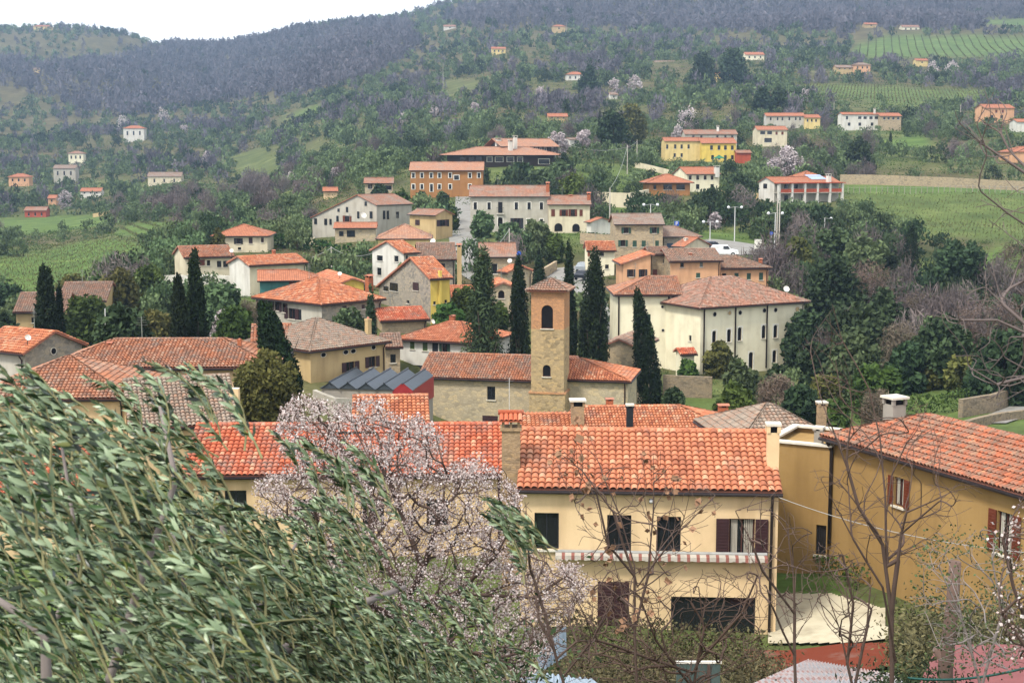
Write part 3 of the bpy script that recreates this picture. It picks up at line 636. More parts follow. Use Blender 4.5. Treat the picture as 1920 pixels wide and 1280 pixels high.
house('village_house', 'small cream gable house with orange roof below the parking lot', 1283, 463, 480, 215, 40, xl=1264, xr=1330, ridge='A', pitch=22, wall=P_cream2, tile=T_new, chims=[(1286, 446, 5, 9, 217, 'slab', P_white)])
house('village_house', 'small pale yellow house with two dark square windows and orange roof', 1103, 471, 520, 212, 2, xr=1152, d=6, pitch=20, wall=P_pale, tile=T_new, wins=[('B', 1128, 476.5, 9, 7, 'dD'), ('B', 1138, 500, 7, 8, 'dD')], chims=[(1132, 454, 10, 5, 215, 'pot'), (1104, 454, 4, 6, 212, 'pot')])
house('village_house', 'large white grey house with two rows of windows in the middle of the upper village', 882, 369, 434, 270, 0, xr=1028, d=10, pitch=20, wall=P_grey, tile=F_mid,
      wins=[('B', 891, 386, 6, 13, 'dDw'), ('B', 917, 386, 6, 13, 'dDw'), ('B', 938, 389, 8, 20, 'bD'), ('B', 968, 386, 6, 13, 'dDw'), ('B', 992, 386, 6, 13, 'dDw'), ('B', 1015, 386, 6, 13, 'dDw'),
            ('B', 938, 416, 9, 17, 'aDw'), ('B', 969, 419, 12, 20, 'oD'), ('B', 991, 417, 6, 13, 'dDw'), ('B', 1015, 417, 6, 13, 'dDw'), ('B', 920, 417, 6, 13, 'dDw')], chims=[(1027, 341, 6, 14, 272, 'tile')])
house('village_house', 'smaller pale house with red shutters and arched garage doors joined to the large white house', 1029, 384, 438, 268, 1, xr=1106, d=8, pitch=20, wall=P_cream2, tile=F_mid,
      wins=[('B', 1037, 399, 7, 13, 'cR'), ('B', 1057, 399, 8, 12, 'oR'), ('B', 1074, 399, 8, 13, 'oR'), ('B', 1089.5, 399, 6, 12, 'cR'), ('B', 1047, 426, 15, 15, 'aR'), ('B', 1080, 427, 14, 15, 'aR')], chims=[(1104, 360, 6, 16, 270, 'tile'), (1070, 365, 6, 7, 272, 'tile')])
house('village_house', 'small hut with shallow orange roof right of the pale house with arched doors', 1108, 417, 438, 255, 30, xl=1100, xr=1147, ridge='A', pitch=16, wall=P_white, tile=F_new)
house('village_house', 'wide grey farmhouse with long asymmetrical gable facing left', 706, 385, 446, 268, 52, xl=585, xr=772, ridge='B', peak=.28, pitch=20, wall=P_grey, wallA=P_grey, tile=F_mid, ov=.3,
      wins=[('A', 686, 382, 4, 8, 'dD'), ('A', 651, 393, 4, 10, 'dR'), ('A', 635, 394, 4, 6, 'dD'), ('A', 672, 403, 4, 13, 'dD'), ('A', 696, 403, 5, 13, 'dD'), ('A', 651, 410, 8, 11, 'oR'), ('A', 633, 410, 4, 11, 'dR'), ('A', 611, 416, 5, 12, 'dD'), ('A', 592, 415, 5, 11, 'dR'), ('A', 620, 416, 4, 11, 'dR'),
            ('B', 720, 403, 4, 16, 'dR'), ('B', 727, 403, 4, 16, 'dR'), ('B', 745, 403, 5, 12, 'dD')], dishes=[(681, 404, 6, 266)])
house('porch', 'veranda with pink tiled roof in front of the wide grey farmhouse', 628, 428, 452, 258, 4, xr=704, d=6, pitch=14, wall=S_pale, tile=F_new, wins=[('B', 658, 438, 15, 12, 'dD'), ('B', 640, 438, 8, 9, 'dD')], cat='porch')
house('village_house', 'small tan house with brown roof beside the grey concrete lane', 817, 404, 440, 256, 50, xl=768, xr=848, ridge='A', pitch=20, wall=P_tan, tile=F_mid, wins=[('B', 829, 418, 10, 12, 'oB'), ('B', 840, 418, 3, 13, 'dB'), ('A', 783, 417, 8, 10, 'cB')])
house('village_house', 'yellow house with pyramid shaped orange roof below the grey farmhouse', 709, 448, 500, 234, 3, xr=806, d=10, kind='hip', pitch=22, wall=P_yellow, tile=T_pale, wins=[('B', 726, 460, 8, 9, 'dD'), ('B', 755, 457, 5, 7, 'dD'), ('B', 783, 464, 10, 11, 'dD')], dishes=[(812, 452, 5, 231)])
house('village_house', 'light grey gable house with small orange roof and square windows', 757, 476, 536, 200, 40, xl=698, xr=783, ridge='B', peak=.5, pitch=20, wall=P_grey, wallA=P_white, tile=T_new,
      wins=[('A', 712, 484, 11, 10, 'dD'), ('A', 743, 485, 8, 11, 'dD'), ('A', 711, 509, 8, 14, 'dD'), ('B', 763, 484, 4, 10, 'dD')])
house('village_house', 'grey rubble house with brown roof and yellow chimney wall in the middle of the village', 786, 488, 546, 204, 6, xr=853, d=9, pitch=24, wall=S_grey, tile=T_brn, wins=[('B', 790, 500, 8, 10, 'dD'), ('B', 830, 500, 9, 12, 'dD')], chims=[(861, 456, 8, 60, 203, 'tile', P_tan, 3)])
house('village_house', 'square rubble house with orange brown roof beside the blue road sign', 902, 482, 545, 215, 3, xr=966, d=8, pitch=23, wall=S_tan, tile=T_mid, wins=[('B', 927, 504, 12, 20, 'vD')], dishes=[(956, 489, 4.5, 214), (921, 520, 5, 205)])
house('village_house', 'small stone house with bright orange roof between the cypresses and the lane', 952, 512, 548, 194, 38, xl=938, xr=996, ridge='A', pitch=20, wall=S_pale, tile=T_pale)
house('village_house', 'little gable house with a red arched window behind the church', 924, 541, 600, 163, 6, xr=963, d=6, ridge='A', pitch=22, wall=S_pale, tile=T_new, wins=[('B', 940, 552, 12, 15, 'aR'), ('B', 937, 578, 6, 9, 'dR')])
house('village_house', 'low rubble house with orange roof behind the big dark fir', 850, 560, 600, 168, 5, xr=925, d=6, pitch=20, wall=S_tan, tile=T_new)
house('village_house', 'low red roofed outbuilding below the rubble gable house', 716, 603, 625, 153, 20, xr=800, d=6, pitch=18, wall=S_tan, tile=T_bright)
house('village_house', 'narrow passage house with brown roof between the ochre and white houses', 722, 652, 700, 138, 10, xr=750, d=5, pitch=20, wall=S_tan, tile=T_brn, wins=[('B', 737, 672, 10, 16, 'dD')])
# slope above the village
house('farmhouse', 'long burnt orange house with two rows of white framed windows', 769, 320, 366, 330, 0, xr=905, d=9.5, pitch=20, wall=P_brown, tile=F_pink, wins=Rw('B', [775, 791, 808.5, 824, 844, 881, 898], 329, 5, 9, 'dDw')+Rw('B', [775, 791, 824, 844, 881], 350, 5, 9, 'dDw')+[('B', 809, 352, 5, 14, 'dDw'), ('B', 856, 333, 9, 8, 'dDw')])
house('villa', 'sprawling modern villa with stacked wide brown roofs and white chimneys', 838, 291, 312, 380, 2, xr=1040, d=15, kind='hip', hip=(8, 7), pitch=13, wall=P_wood, tile=F_pink, ov=2.0,
      wins=Rw('B', [868, 884, 898], 299, 10, 10, 'dD')+[('B', 936, 299, 14, 9, 'dDw'), ('B', 918, 299, 9, 9, 'dDw'), ('B', 957, 299, 12, 9, 'dDw'), ('B', 975, 299, 9, 9, 'dDw'), ('B', 1020, 303, 20, 9, 'dDw')], cat='villa', group=G_SL)
house('villa', 'upper storey pavilion of the sprawling villa with row of small windows', 946, 275, 300, 389, 22, xr=1034, d=10, kind='gable', pitch=18, wall=P_wood, tile=F_pink, ov=1.8, og=1.8,
      wins=Rw('B', [998, 1006, 1014, 1022], 281, 3, 8, 'dDw'), chims=[(934, 259, 9, 10, 392, 'slab', P_white), (957, 262, 7, 12, 384, 'slab', P_white), (966, 254, 6, 18, 386, 'slab', P_white)], cat='villa')
house('farmhouse', 'small stone cottage with orange roof and dark porch left of the burnt orange house', 684, 344, 366, 345, 4, xr=736, d=7, pitch=18, wall=S_pale, tile=F_mid, wins=[('B', 694, 350, 8, 8, 'dD'), ('B', 723, 352, 22, 8, 'dD')])
house('farmhouse', 'tiny hut with orange roof in the olive wood left of the stone cottage', 607, 359, 372, 362, 8, xr=632, d=5, pitch=18, wall=P_cream, tile=F_new)
eC, iC, wC, dC, hC = house('farmhouse', 'white house with tall white pillars along its orange roofed loggia', 1452, 343, 384, 330, 26, xl=1423, xr=1573, pitch=20, wall=P_grey, wallA=P_white, tile=F_new, wins=[('A', 1435, 349, 7, 9, 'dD')]+Rw('B', [1474, 1492, 1532, 1552], 350, 7, 8, 'dD')+Rw('B', [1474, 1506, 1532, 1556], 372, 7, 12, 'dD'), chims=[(1554, 326, 7, 12, 336, 'slab', P_white)])
mb = MB()
for i in range(6):
    x = .2+(wC-.4)*i/5; mb.box(x-.28, x+.28, -1.8, -1.24, -1.2, hC-.35, m=0)
mb.build('pillar_row', P_white, eC)
mb = MB(); mb.box(0, wC, -1.8, -.02, hC*.5, hC*.5+.18); mb.box(0, wC, -1.75, -1.7, hC*.5+.18, hC*.5+1, m=1); mb.box(-.4, wC+.4, -2.1, -.5, hC-.349, hC-.15, m=1); mb.build('balcony', [P_grey, P_red], eC)
mb = MB(); t_ = math.tan(R(20)); mb.quad([(wC*.62, 1.2, hC+1.2*t_+.12), (wC*.86, 1.2, hC+1.2*t_+.12), (wC*.86, 4, hC+4*t_+.12), (wC*.62, 4, hC+4*t_+.12)]); mb.quad([(wC*.62, 1.2, hC+1.2*t_+.06), (wC*.86, 1.2, hC+1.2*t_+.06), (wC*.86, 1.2, hC+1.2*t_+.12), (wC*.62, 1.2, hC+1.2*t_+.12)])
mb.build('solar_panel', flat('solar_glass', hexc('8fa3c4'), .2, .6), eC)
house('farmhouse', 'small upper block with orange hipped roof behind the pillared house', 1505, 336, 360, 341, 15, xr=1550, d=9, kind='hip', pitch=20, wall=P_white, tile=F_new, rect=False)
house('farmhouse', 'pale yellow two storey house with white chimney on the slope', 1288, 327, 362, 352, 16, xl=1263, xr=1349, pitch=20, wall=P_pale, tile=F_new, wins=Rw('B', [1294, 1308, 1322, 1335], 333, 5, 8, 'dD')+Rw('B', [1308, 1335], 350, 6, 9, 'dD'), chims=[(1344, 311, 8, 9, 354, 'slab', P_white)])
house('farmhouse', 'low orange bungalow with hipped roof and glazed front', 1216, 343, 362, 338, 3, xr=1294, d=9, kind='hip', pitch=20, wall=P_brown, tile=F_new, ov=.8, wins=[('B', 1252, 351, 16, 10, 'dD'), ('B', 1276, 351, 16, 10, 'dD'), ('B', 1228, 351, 5, 8, 'dD')])
house('farmhouse', 'cream ochre house with brown windows joined to the bright yellow house', 1247, 265, 300, 430, 5, xl=1240, xr=1314, pitch=18, wall=P_yellow, tile=F_new, wins=Rw('B', [1251, 1266, 1278, 1291], 275, 4, 8, 'dD')+Rw('B', [1265, 1278], 291, 4, 7, 'dD'), group=G_SL)
house('farmhouse', 'bright yellow house with dark windows and a green parasol in front', 1316, 269, 303, 428, 3, xr=1380, d=9, pitch=18, wall=P_bright, tile=F_new, wins=Rw('B', [1334, 1348, 1360, 1373], 277, 5, 8, 'dD')+Rw('B', [1336, 1348, 1360, 1373], 295, 5, 8, 'dD'))
house('farmhouse', 'grey house with a long orange roof behind the bright yellow house', 1285, 252, 285, 450, 2, xr=1382, d=8, pitch=18, wall=P_grey, tile=F_mid, wins=Rw('B', [1300, 1315, 1345, 1360, 1373], 257, 4, 6, 'dD'), chims=[(1346, 235, 4, 10, 453, 'slab', P_white)])
house('shed', 'small orange outbuilding right of the bright yellow house', 1382, 287, 303, 425, 2, xr=1408, d=5, pitch=15, wall=P_red, tile=F_mid)
house('farmhouse', 'long pale row house with orange roof high on the right slope', 1437, 218, 238, 560, -3 % 360, xr=1508, d=8, pitch=16, wall=P_grey, wallA=P_white, tile=F_new, wins=Rw('B', [1445, 1458, 1467, 1480, 1492, 1500], 223, 3, 6, 'dD'))
house('farmhouse', 'short yellow house at the end of the long pale row house', 1509, 221, 240, 558, 2, xr=1538, d=8, pitch=16, wall=P_yellow, tile=F_new, wins=Rw('B', [1514, 1522, 1530], 226, 3, 5, 'dD'))
house('farmhouse', 'white house with orange roof and balconies high on the right slope', 1580, 215, 240, 550, 8, xl=1571, xr=1650, pitch=16, wall=P_white, tile=F_new, wins=[('B', 1588, 221, 4, 6, 'dD')]+Rw('B', [1612, 1622, 1633, 1643], 221, 6, 5, 'dD')+Rw('B', [1592, 1612, 1635], 233, 5, 6, 'dD'), chims=[(1640, 203, 3, 6, 553, 'slab', P_white)])
house('farmhouse', 'brown lower house joined to the right of the white house with balconies', 1651, 218, 240, 549, 3, xr=1690, d=8, pitch=16, wall=S_tan, tile=F_new, wins=Rw('B', [1658, 1666, 1675, 1684], 222, 4, 5, 'dD'))
house('farmhouse', 'cream house with orange roof and grey window band below the long row house', 1421, 244, 272, 500, 3, xr=1476, d=8, pitch=17, wall=P_cream2, tile=F_new, wins=[('B', 1430, 249, 9, 6, 'dD'), ('B', 1443, 249, 9, 6, 'dD'), ('B', 1456, 250, 4, 6, 'cR'), ('B', 1467, 250, 4, 6, 'cR'), ('B', 1440, 263, 14, 8, 'dD')])
house('farmhouse', 'pale house with orange roof behind bare branches at the right edge', 1848, 203, 226, 560, 8, xr=1902, d=9, pitch=18, wall=P_peach, wallA=P_peach, tile=F_new, wins=Rw('B', [1868, 1880], 209, 4, 6, 'cR')+Rw('B', [1860, 1878], 219, 5, 6, 'dD'))
house('farmhouse', 'red roofed house cut by the right edge of the picture', 1895, 285, 302, 440, 4, xr=1960, d=9, kind='hip', pitch=18, wall=P_peach, tile=F_new)
house('farmhouse', 'small white house under the red roof at the right edge', 1908, 229, 242, 520, 4, xr=1950, d=7, pitch=16, wall=P_white, tile=F_new)
house('farmhouse', 'pale cottage beside two blossoming trees right of the sprawling villa', 1068, 262, 271, 480, 30, xl=1060, xr=1104, ridge='B', pitch=20, wall=P_white, tile=F_old, wins=[('B', 1082, 266, 10, 4, 'dD')])
FARH = [  # x0, x1, y eave, y base, distance, wall, roof, label
 (1345, 1385, 138, 152, 800, P_yellow, F_new, 'yellow house with stepped orange roofs below the dark pine clump', 1),
 (1398, 1433, 103, 114, 950, P_pale, F_new, 'pale yellow cottage with orange roof right of the dark pine clump', 0),
 (1602, 1632, 122, 134, 860, P_peach, F_old, 'old brown farm between two round bare trees on the right hillside', 1),
 (1568, 1600, 127, 133, 862, P_tan, F_old, 'low brown barn left of the old brown farm on the right hillside', 0),
 (1692, 1724, 51, 60, 1250, P_pale, F_mid, 'pale yellow house above the upper right vineyard', 0),
 (1622, 1645, 46, 52, 1280, P_tan, F_new, 'small orange roofed hut near the top of the right hillside', 0),
 (1062, 1096, 140, 154, 850, P_white, F_new, 'white house with red roof edge beside a dark round tree in mid hillside', 1),
 (1028, 1064, 219, 226, 610, P_tan, F_new, 'low shed with bright orange roof in the olive terraces above the village', 0),
 (922, 948, 92, 102, 1100, P_yellow, F_new, 'yellow house with orange roof high on the middle hillside', 0),
 (832, 855, 50, 56, 1450, P_white, F_mid, 'tiny white house near the ridge in the middle', 0),
 (1036, 1060, 50, 59, 1350, P_tan, F_new, 'brown gabled house at the foot of the purple wood', 1),
 (1230, 1266, 119, 124, 950, P_white, F_old, 'long white roofed shed on the middle right hillside', 0),
 (1718, 1740, 114, 122, 930, P_yellow, F_new, 'small yellow shed below the upper right vineyard', 0),
 (1423, 1455, 184, 194, 640, P_red, F_mid, 'red brown cottage between dark trees above the long row house', 0),
 (1144, 1158, 178, 187, 720, P_white, F_old, 'tiny white hut in the meadow above the village cypresses', 0),
 (62, 96, 50, 56, 1880, P_yellow, F_new, 'yellow house alone on the left skyline', 1),
 (231, 270, 241, 263, 1000, P_white, F_new, 'white house with red roof and dark balconies on the left hillside', 1),
 (128, 156, 288, 305, 900, P_pale, F_mid, 'pale yellow gable house with a white wall on the left hillside', 1),
 (100, 141, 316, 338, 800, P_grey, F_old, 'grey brown house with two rows of windows on the left hillside', 0),
 (16, 54, 332, 346, 750, P_peach, F_new, 'peach cottage with orange hipped roof at the left edge', 1),
 (277, 339, 331, 350, 700, P_cream2, F_old, 'long pale house with grey roof in the left olive grove', 0),
 (46, 86, 395, 412, 600, P_red, F_mid, 'red farmhouse on the green meadow at the left', 0),
 (151, 189, 359, 366, 680, P_white, F_new, 'low house with bright orange roof among left trees', 0),
 (90, 104, 372, 383, 640, P_peach, F_new, 'tiny orange hut behind the red farmhouse', 0),
 (62, 74, 130, 136, 1500, P_tan, F_old, 'tiny brown hut in the left purple wood', 0)]
for i, (x0, x1, ye, yb, D, wm, rm, lb, hp_) in enumerate(FARH):
    wd = (x1-x0)/FPX*D
    house('hillside_house', lb, x0, ye, yb, D, 4, xr=x1, d=max(6, min(9, wd*.7)), kind='hip' if hp_ else 'gable', pitch=22, wall=wm, tile=rm, ov=.5, gut=False, deep=6, group=G_FAR,
          wins=Rw('B', [x0+(x1-x0)*f for f in ((.2, .5, .8) if x1-x0 > 24 else (.5,))], ye+(yb-ye)*.4, 2.6, max(2, (yb-ye)*.35), 'dD'))
# ---------------------------------------------------------------- terrain
DL = [60, 80, 100, 128, 150, 175, 200, 230, 270, 330, 400, 500, 650, 850, 1100, 1500, 2000]
COLS = {  # picture column -> picture row of the bare ground at each distance
 100: [1127, 985, 880, 790, 690, 640, 592, 560, 530, 490, 455, 428, 398, 346, 264, 165, 60],
 400: [1127, 985, 880, 780, 655, 592, 545, 495, 470, 440, 415, 385, 350, 300, 250, 165, 78],
 700: [1127, 985, 880, 740, 622, 588, 538, 485, 442, 374, 340, 305, 262, 205, 150, 85, 27],
 1000: [1130, 985, 890, 818, 720, 625, 545, 485, 434, 376, 312, 265, 205, 147, 97, 42, -40],
 1300: [1120, 985, 890, 800, 747, 690, 545, 475, 440, 366, 322, 263, 195, 140, 95, 40, -60],
 1600: [1090, 960, 860, 785, 745, 695, 620, 555, 470, 386, 332, 264, 200, 140, 95, 40, -60],
 1900: [1090, 940, 850, 770, 720, 670, 600, 540, 470, 402, 346, 277, 206, 140, 88, 30, -60]}
CX = sorted(COLS); LND = np.log(np.array(DL, float))
def base_z(u, D):
    px = 960+FPX*u
    px = np.clip(px, CX[0], CX[-1]); D = np.asarray(D, float); out = np.zeros_like(D)
    ys = np.array([np.interp(np.log(D), LND, COLS[c]) for c in CX])
    j = np.clip(np.searchsorted(CX, px)-1, 0, len(CX)-2); c0 = np.array(CX)[j]; c1 = np.array(CX)[j+1]; f = (px-c0)/(c1-c0); f = f*f*(3-2*f)
    idx = np.arange(len(D)); y = ys[j, idx]*(1-f)+ys[j+1, idx]*f
    cy = (640-y)/FPX; z = (-SP+cy*CP)*D/(CP+cy*SP)
    near = np.interp(D, [0, 2, 5, 10, 20, 30, 40, 50, 60], [-1.7, -2.0, -3.5, -5.8, -9.6, -13, -15.8, -17.6, -18.6])
    near = np.where(px > 1500, near+np.interp(D, [0, 30, 60], [0, .2, 1.0])*np.clip((px-1500)/200, 0, 1), near)
    zz = np.where(D < 60, near, z)
    z60 = -18.6
    bl = np.clip((D-50)/30, 0, 1); zz = np.where((D >= 50) & (D < 80), near*(1-bl)+z*bl, zz)
    yc = ys[j, idx]
    over = np.clip((D-2000)/1200, 0, 1)
    cyc = (640-y)/FPX; zc = (-SP+cyc*CP)*2000/(CP+cyc*SP)
    return np.where(D > 2000, zc-over*260*over-over*40, zz)
NU, ND = 440, 420
# spread columns: dense inside the view, coarse outside
us = np.concatenate([np.linspace(-1.6, -.45, 40, endpoint=False), np.linspace(-.45, .45, NU-80), np.linspace(.45, 1.6, 41)[1:]])
Ds = np.exp(np.linspace(math.log(1.2), math.log(3400), ND))
UU, DD = np.meshgrid(us, Ds); Z = base_z(UU.ravel(), DD.ravel()).reshape(UU.shape)
def blur(A, k):
    for _ in range(k):
        A[1:-1] = (A[:-2]+2*A[1:-1]+A[2:])/4; A[:, 1:-1] = (A[:, :-2]+2*A[:, 1:-1]+A[:, 2:])/4
    return A
Z = blur(Z, 14)
extra = [(1480, 1195, 52), (1480, 1146, 55), (1480, 1112, 57.3), (1560, 1112, 57.3), (1560, 1150, 55), (1560, 1195, 52), (1640, 1146, 55), (1650, 1195, 52), (1500, 1079, 59.7), (1620, 1100, 58), (1330, 1215, 50.4), (1700, 1146, 55), (1520, 1240, 49.5),
         (1310, 452, 236), (1460, 470, 232), (1390, 462, 232), (870, 395, 300), (872, 440, 262), (890, 480, 235), (1045, 500, 215), (1090, 480, 225),
         (1240, 742, 148), (1330, 750, 150), (1420, 765, 150), (1700, 770, 135), (1800, 790, 125), (1900, 780, 120), (1250, 735, 152), (1600, 365, 345), (1900, 368, 345), (1640, 440, 275), (1900, 445, 275),
         (800, 832, 121), (850, 855, 116), (780, 812, 112), (900, 880, 106), (800, 822, 126), (850, 822, 126), (900, 822, 125.5), (950, 820, 125), (690, 800, 112), (750, 803, 111), (620, 790, 108), (680, 770, 114), (1000, 850, 118), (830, 828, 124),
         (1300, 706, 163), (1420, 712, 163), (1500, 716, 163), (1220, 755, 138)]
for x, y, D in extra: p = at(x, y, D); ctl.append((p.x, p.y, p.z))
CT = np.array(ctl)
def grid_sample(A, x, y):
    u = np.asarray(x)/np.maximum(y, .5); ld = np.log(np.maximum(y, 1.2))
    fi = (ld-math.log(1.2))/(math.log(3400)-math.log(1.2))*(ND-1); i = np.clip(fi.astype(int), 0, ND-2); fi = np.clip(fi-i, 0, 1)
    j = np.clip(np.searchsorted(us, u)-1, 0, len(us)-2); fj = np.clip((u-us[j])/(us[j+1]-us[j]), 0, 1)
    return (A[i, j]*(1-fj)+A[i, j+1]*fj)*(1-fi)+(A[i+1, j]*(1-fj)+A[i+1, j+1]*fj)*fi
XX, YY = UU*DD, DD
res = CT[:, 2]-grid_sample(Z, CT[:, 0], CT[:, 1]); sig = np.clip(.035*CT[:, 1], 2.2, 40)
num = np.zeros_like(Z); den = np.full_like(Z, .06)
for (x, y, z), r, s_ in zip(CT, res, sig):
    i0, i1 = np.searchsorted(Ds, max(1.3, y-4*s_)), np.searchsorted(Ds, y+4*s_)
    wgt = np.exp(-((XX[i0:i1]-x)**2+(YY[i0:i1]-y)**2)/(2*s_*s_)); num[i0:i1] += wgt*(r-.12); den[i0:i1] += wgt
Z += num/den
rough = np.zeros_like(Z); rs = np.random.default_rng(3)
for sc_, am in ((90, 2.5), (35, .8)):
    ph = rs.random(4)*6
    rough += am*(np.sin(XX/sc_+ph[0]+1.7*np.sin(YY/sc_/1.3+ph[1]))*np.cos(YY/sc_*.8+ph[2]))
Z += rough*np.clip((DD-450)/500, 0, 1)*(DD < 1850)
PXg, PYg = nproj(np.stack([XX.ravel(), YY.ravel(), Z.ravel()], 1)); PXg = PXg.reshape(Z.shape); PYg = PYg.reshape(Z.shape)
def inpoly(x, y, poly):
    x = np.asarray(x, float); y = np.asarray(y, float); ins = np.zeros(x.shape, bool); n = len(poly); j = n-1
    for i in range(n):
        (xi, yi), (xj, yj) = poly[i], poly[j]
        c = ((yi > y) != (yj > y)) & (x < (xj-xi)*(y-yi)/(yj-yi+1e-9)+xi); ins ^= c; j = i
    return ins
# open ground: outline as seen from the viewpoint, nearest and farthest distance, greenness
FIELDS = [('vineyard', [(-60, 560), (-60, 498), (60, 478), (150, 452), (215, 447), (300, 462), (330, 470), (230, 497), (160, 530), (100, 560)], 225, 420, 1.0),
          ('vineyard', [(205, 440), (250, 418), (330, 414), (375, 420), (370, 436), (310, 446), (250, 444)], 330, 480, .9),
          ('vineyard', [(1575, 366), (2000, 366), (2000, 452), (1840, 452), (1735, 440), (1640, 408), (1585, 382)], 240, 370, .7),
          ('meadow', [(1580, 344), (2000, 350), (2000, 364), (1580, 362)], 330, 420, .95),
          ('vineyard', [(1592, 108), (1600, 88), (1660, 68), (2000, 66), (2000, 108)], 900, 1300, .9),
          ('vineyard', [(1462, 163), (1560, 158), (1845, 168), (1850, 192), (1700, 196), (1560, 180)], 640, 880, .75),
          ('meadow', [(-60, 432), (-60, 412), (120, 402), (260, 408), (200, 422), (60, 440)], 430, 640, .9),
          ('meadow', [(480, 226), (520, 210), (610, 194), (600, 215), (540, 226)], 700, 1000, .85),
          ('meadow', [(1200, 790), (1215, 740), (1420, 745), (1540, 760), (1600, 775), (1600, 800)], 128, 160, .75),
          ('meadow', [(1590, 735), (1700, 730), (1860, 730), (1840, 760), (1700, 762), (1590, 765)], 130, 165, .8),
          ('meadow', [(1800, 480), (1880, 462), (1920, 475), (1920, 510), (1820, 505)], 210, 290, 1.0),
          ('meadow', [(1640, 262), (1730, 255), (1760, 272), (1660, 282)], 400, 520, 1.1),
          ('meadow', [(1290, 424), (1330, 412), (1480, 445), (1450, 450), (1300, 440)], 235, 270, 1.0),
          ('meadow', [(1120, 370), (1180, 372), (1190, 425), (1140, 425)], 262, 330, .9),
          ('meadow', [(470, 275), (520, 290), (530, 330), (450, 340), (430, 300)], 550, 850, .5),
          ('meadow', [(560, 275), (600, 262), (640, 278), (590, 292)], 560, 800, .35),
          ('meadow', [(820, 152), (900, 150), (905, 172), (840, 176)], 800, 1100, .4),
          ('meadow', [(400, 186), (470, 182), (460, 214), (410, 212)], 850, 1200, .5),
          ('meadow', [(1455, 1058), (1480, 1050), (1620, 1116), (1455, 1118)], 54, 62, 1.2),
          ('meadow', [(1840, 40), (1920, 36), (1990, 40), (1990, 60), (1850, 58)], 1300, 1500, .9)]
green = np.full(Z.shape, .0)
for kd, poly, d0, d1, g in FIELDS:
    m = inpoly(PXg, PYg, poly) & (DD > d0) & (DD < d1); green[m] = g
m = (green == 0) & (DD > 40)
nz = (np.sin(XX/23+2*np.sin(YY/41))+np.sin(YY/19+XX/37))*.25
green[m] = np.clip(.38+nz[m], 0, .8)*np.clip(1.35-DD[m]/900, .12, 1)
green[DD <= 40] = .35
green = blur(green, 1)
V = np.stack([XX.ravel(), YY.ravel(), Z.ravel()], 1); nu = len(us)
ii, jj = np.meshgrid(np.arange(ND-1), np.arange(nu-1), indexing='ij'); a = (ii*nu+jj).ravel()
F = np.stack([a, a+1, a+1+nu, a+nu], 1)
gm, nt, b = newmat('hillside_ground', .95, .05)
at_ = N(nt, 'ShaderNodeAttribute'); at_.attribute_name = 'tint'
n1 = ntex(nt, .09, 8, rough=.65); n2 = ntex(nt, 1.7, 6, rough=.7)
earth = ramp(nt, n1, [(.3, hexc('4a4336')), (.55, hexc('62593f')), (.75, hexc('7d7259'))])
grass = ramp(nt, n1, [(.3, hexc('48602f')), (.55, hexc('5f773b')), (.75, hexc('7d8f4c'))])
c = mixc(nt, at_.outputs['Fac'], earth, grass)
c = mixc(nt, ramp(nt, n2, [(.35, (.5,)*3), (.62, W0)]), c, hexc('3a3a24'))
nt.links.new(c, b.inputs['Base Color'])
bp = N(nt, 'ShaderNodeBump'); bp.inputs['Strength'].default_value = .5; bp.inputs['Distance'].default_value = .2
nt.links.new(n2, bp.inputs['Height']); nt.links.new(bp.outputs[0], b.inputs['Normal'])
g_ = link(bpy.data.objects.new('ground', mesh_np('ground', V, F, gm, tint=green.ravel(), smooth=True)))
tag(g_, 'hillside ground of grass and bare earth under the village', 'ground', kind='structure')
def ground(x, y):
    return float(grid_sample(Z, np.array([x]), np.array([y]))[0])
def gpt(px, D, dz=0):
    u = (px-960)/FPX; x = u*D*1.0
    for _ in range(4):
        z = ground(x, D); f = D*CP-z*SP; x = u*f
    return Vector((x, D, ground(x, D)+dz))
print('terrain done')
# ---------------------------------------------------------------- lanes, yards, garden walls, hedges
def ribbon(name, pts, width, mat, label, cat='road', dz=.12):
    """pts: (px, D[, width]) along the middle"""
    P = []
    for k in range(len(pts)-1):
        for t in np.linspace(0, 1, 10, endpoint=False):
            P.append(tuple(pts[k][i]*(1-t)+pts[k+1][i]*t for i in range(2)))
    P.append(pts[-1][:2]); C_ = [gpt(*p) for p in P]; mb = MB(); prev = None
    for i, c_ in enumerate(C_):
        d = (C_[min(i+1, len(C_)-1)]-C_[max(0, i-1)]); d.z = 0; d.normalize(); nn = Vector((-d.y, d.x, 0))
        row = []
        for s_ in (-.5, -.17, .17, .5):
            q = c_+nn*width*s_; row.append(Vector((q.x, q.y, ground(q.x, q.y)+dz)))
        zm = max(q.z for q in row[1:3]); 
        if prev:
            for a, b_, c2, d2 in zip(prev, prev[1:], row[1:], row): mb.quad([a, b_, c2, d2], 0, 0, True)
        prev = row
    o = mb.build(name, mat); tag(o, label, cat, kind='structure'); return o
asph = plaster('pale_asphalt', '8f8d88', 1.0, .5)
ribbon('lane', [(866, 262), (872, 245), (893, 228), (915, 222)], 5.0, asph, 'pale concrete lane climbing past the large white house')
ribbon('lane', [(872, 345), (874, 300), (868, 262)], 4.6, asph, 'upper stretch of pale concrete lane beside the large white house')
ribbon('lane', [(1010, 205), (1035, 210), (1062, 226)], 6, asph, 'grey lane rising between cypresses and parked cars')
ribbon('lane', [(1150, 152), (1150, 175), (1092, 200), (1070, 226)], 3.4, asph, 'narrow lane behind the tall cypresses')
ribbon('lane', [(1840, 118), (1880, 124), (1935, 132)], 4, asph, 'lane between stone garden walls at the right')
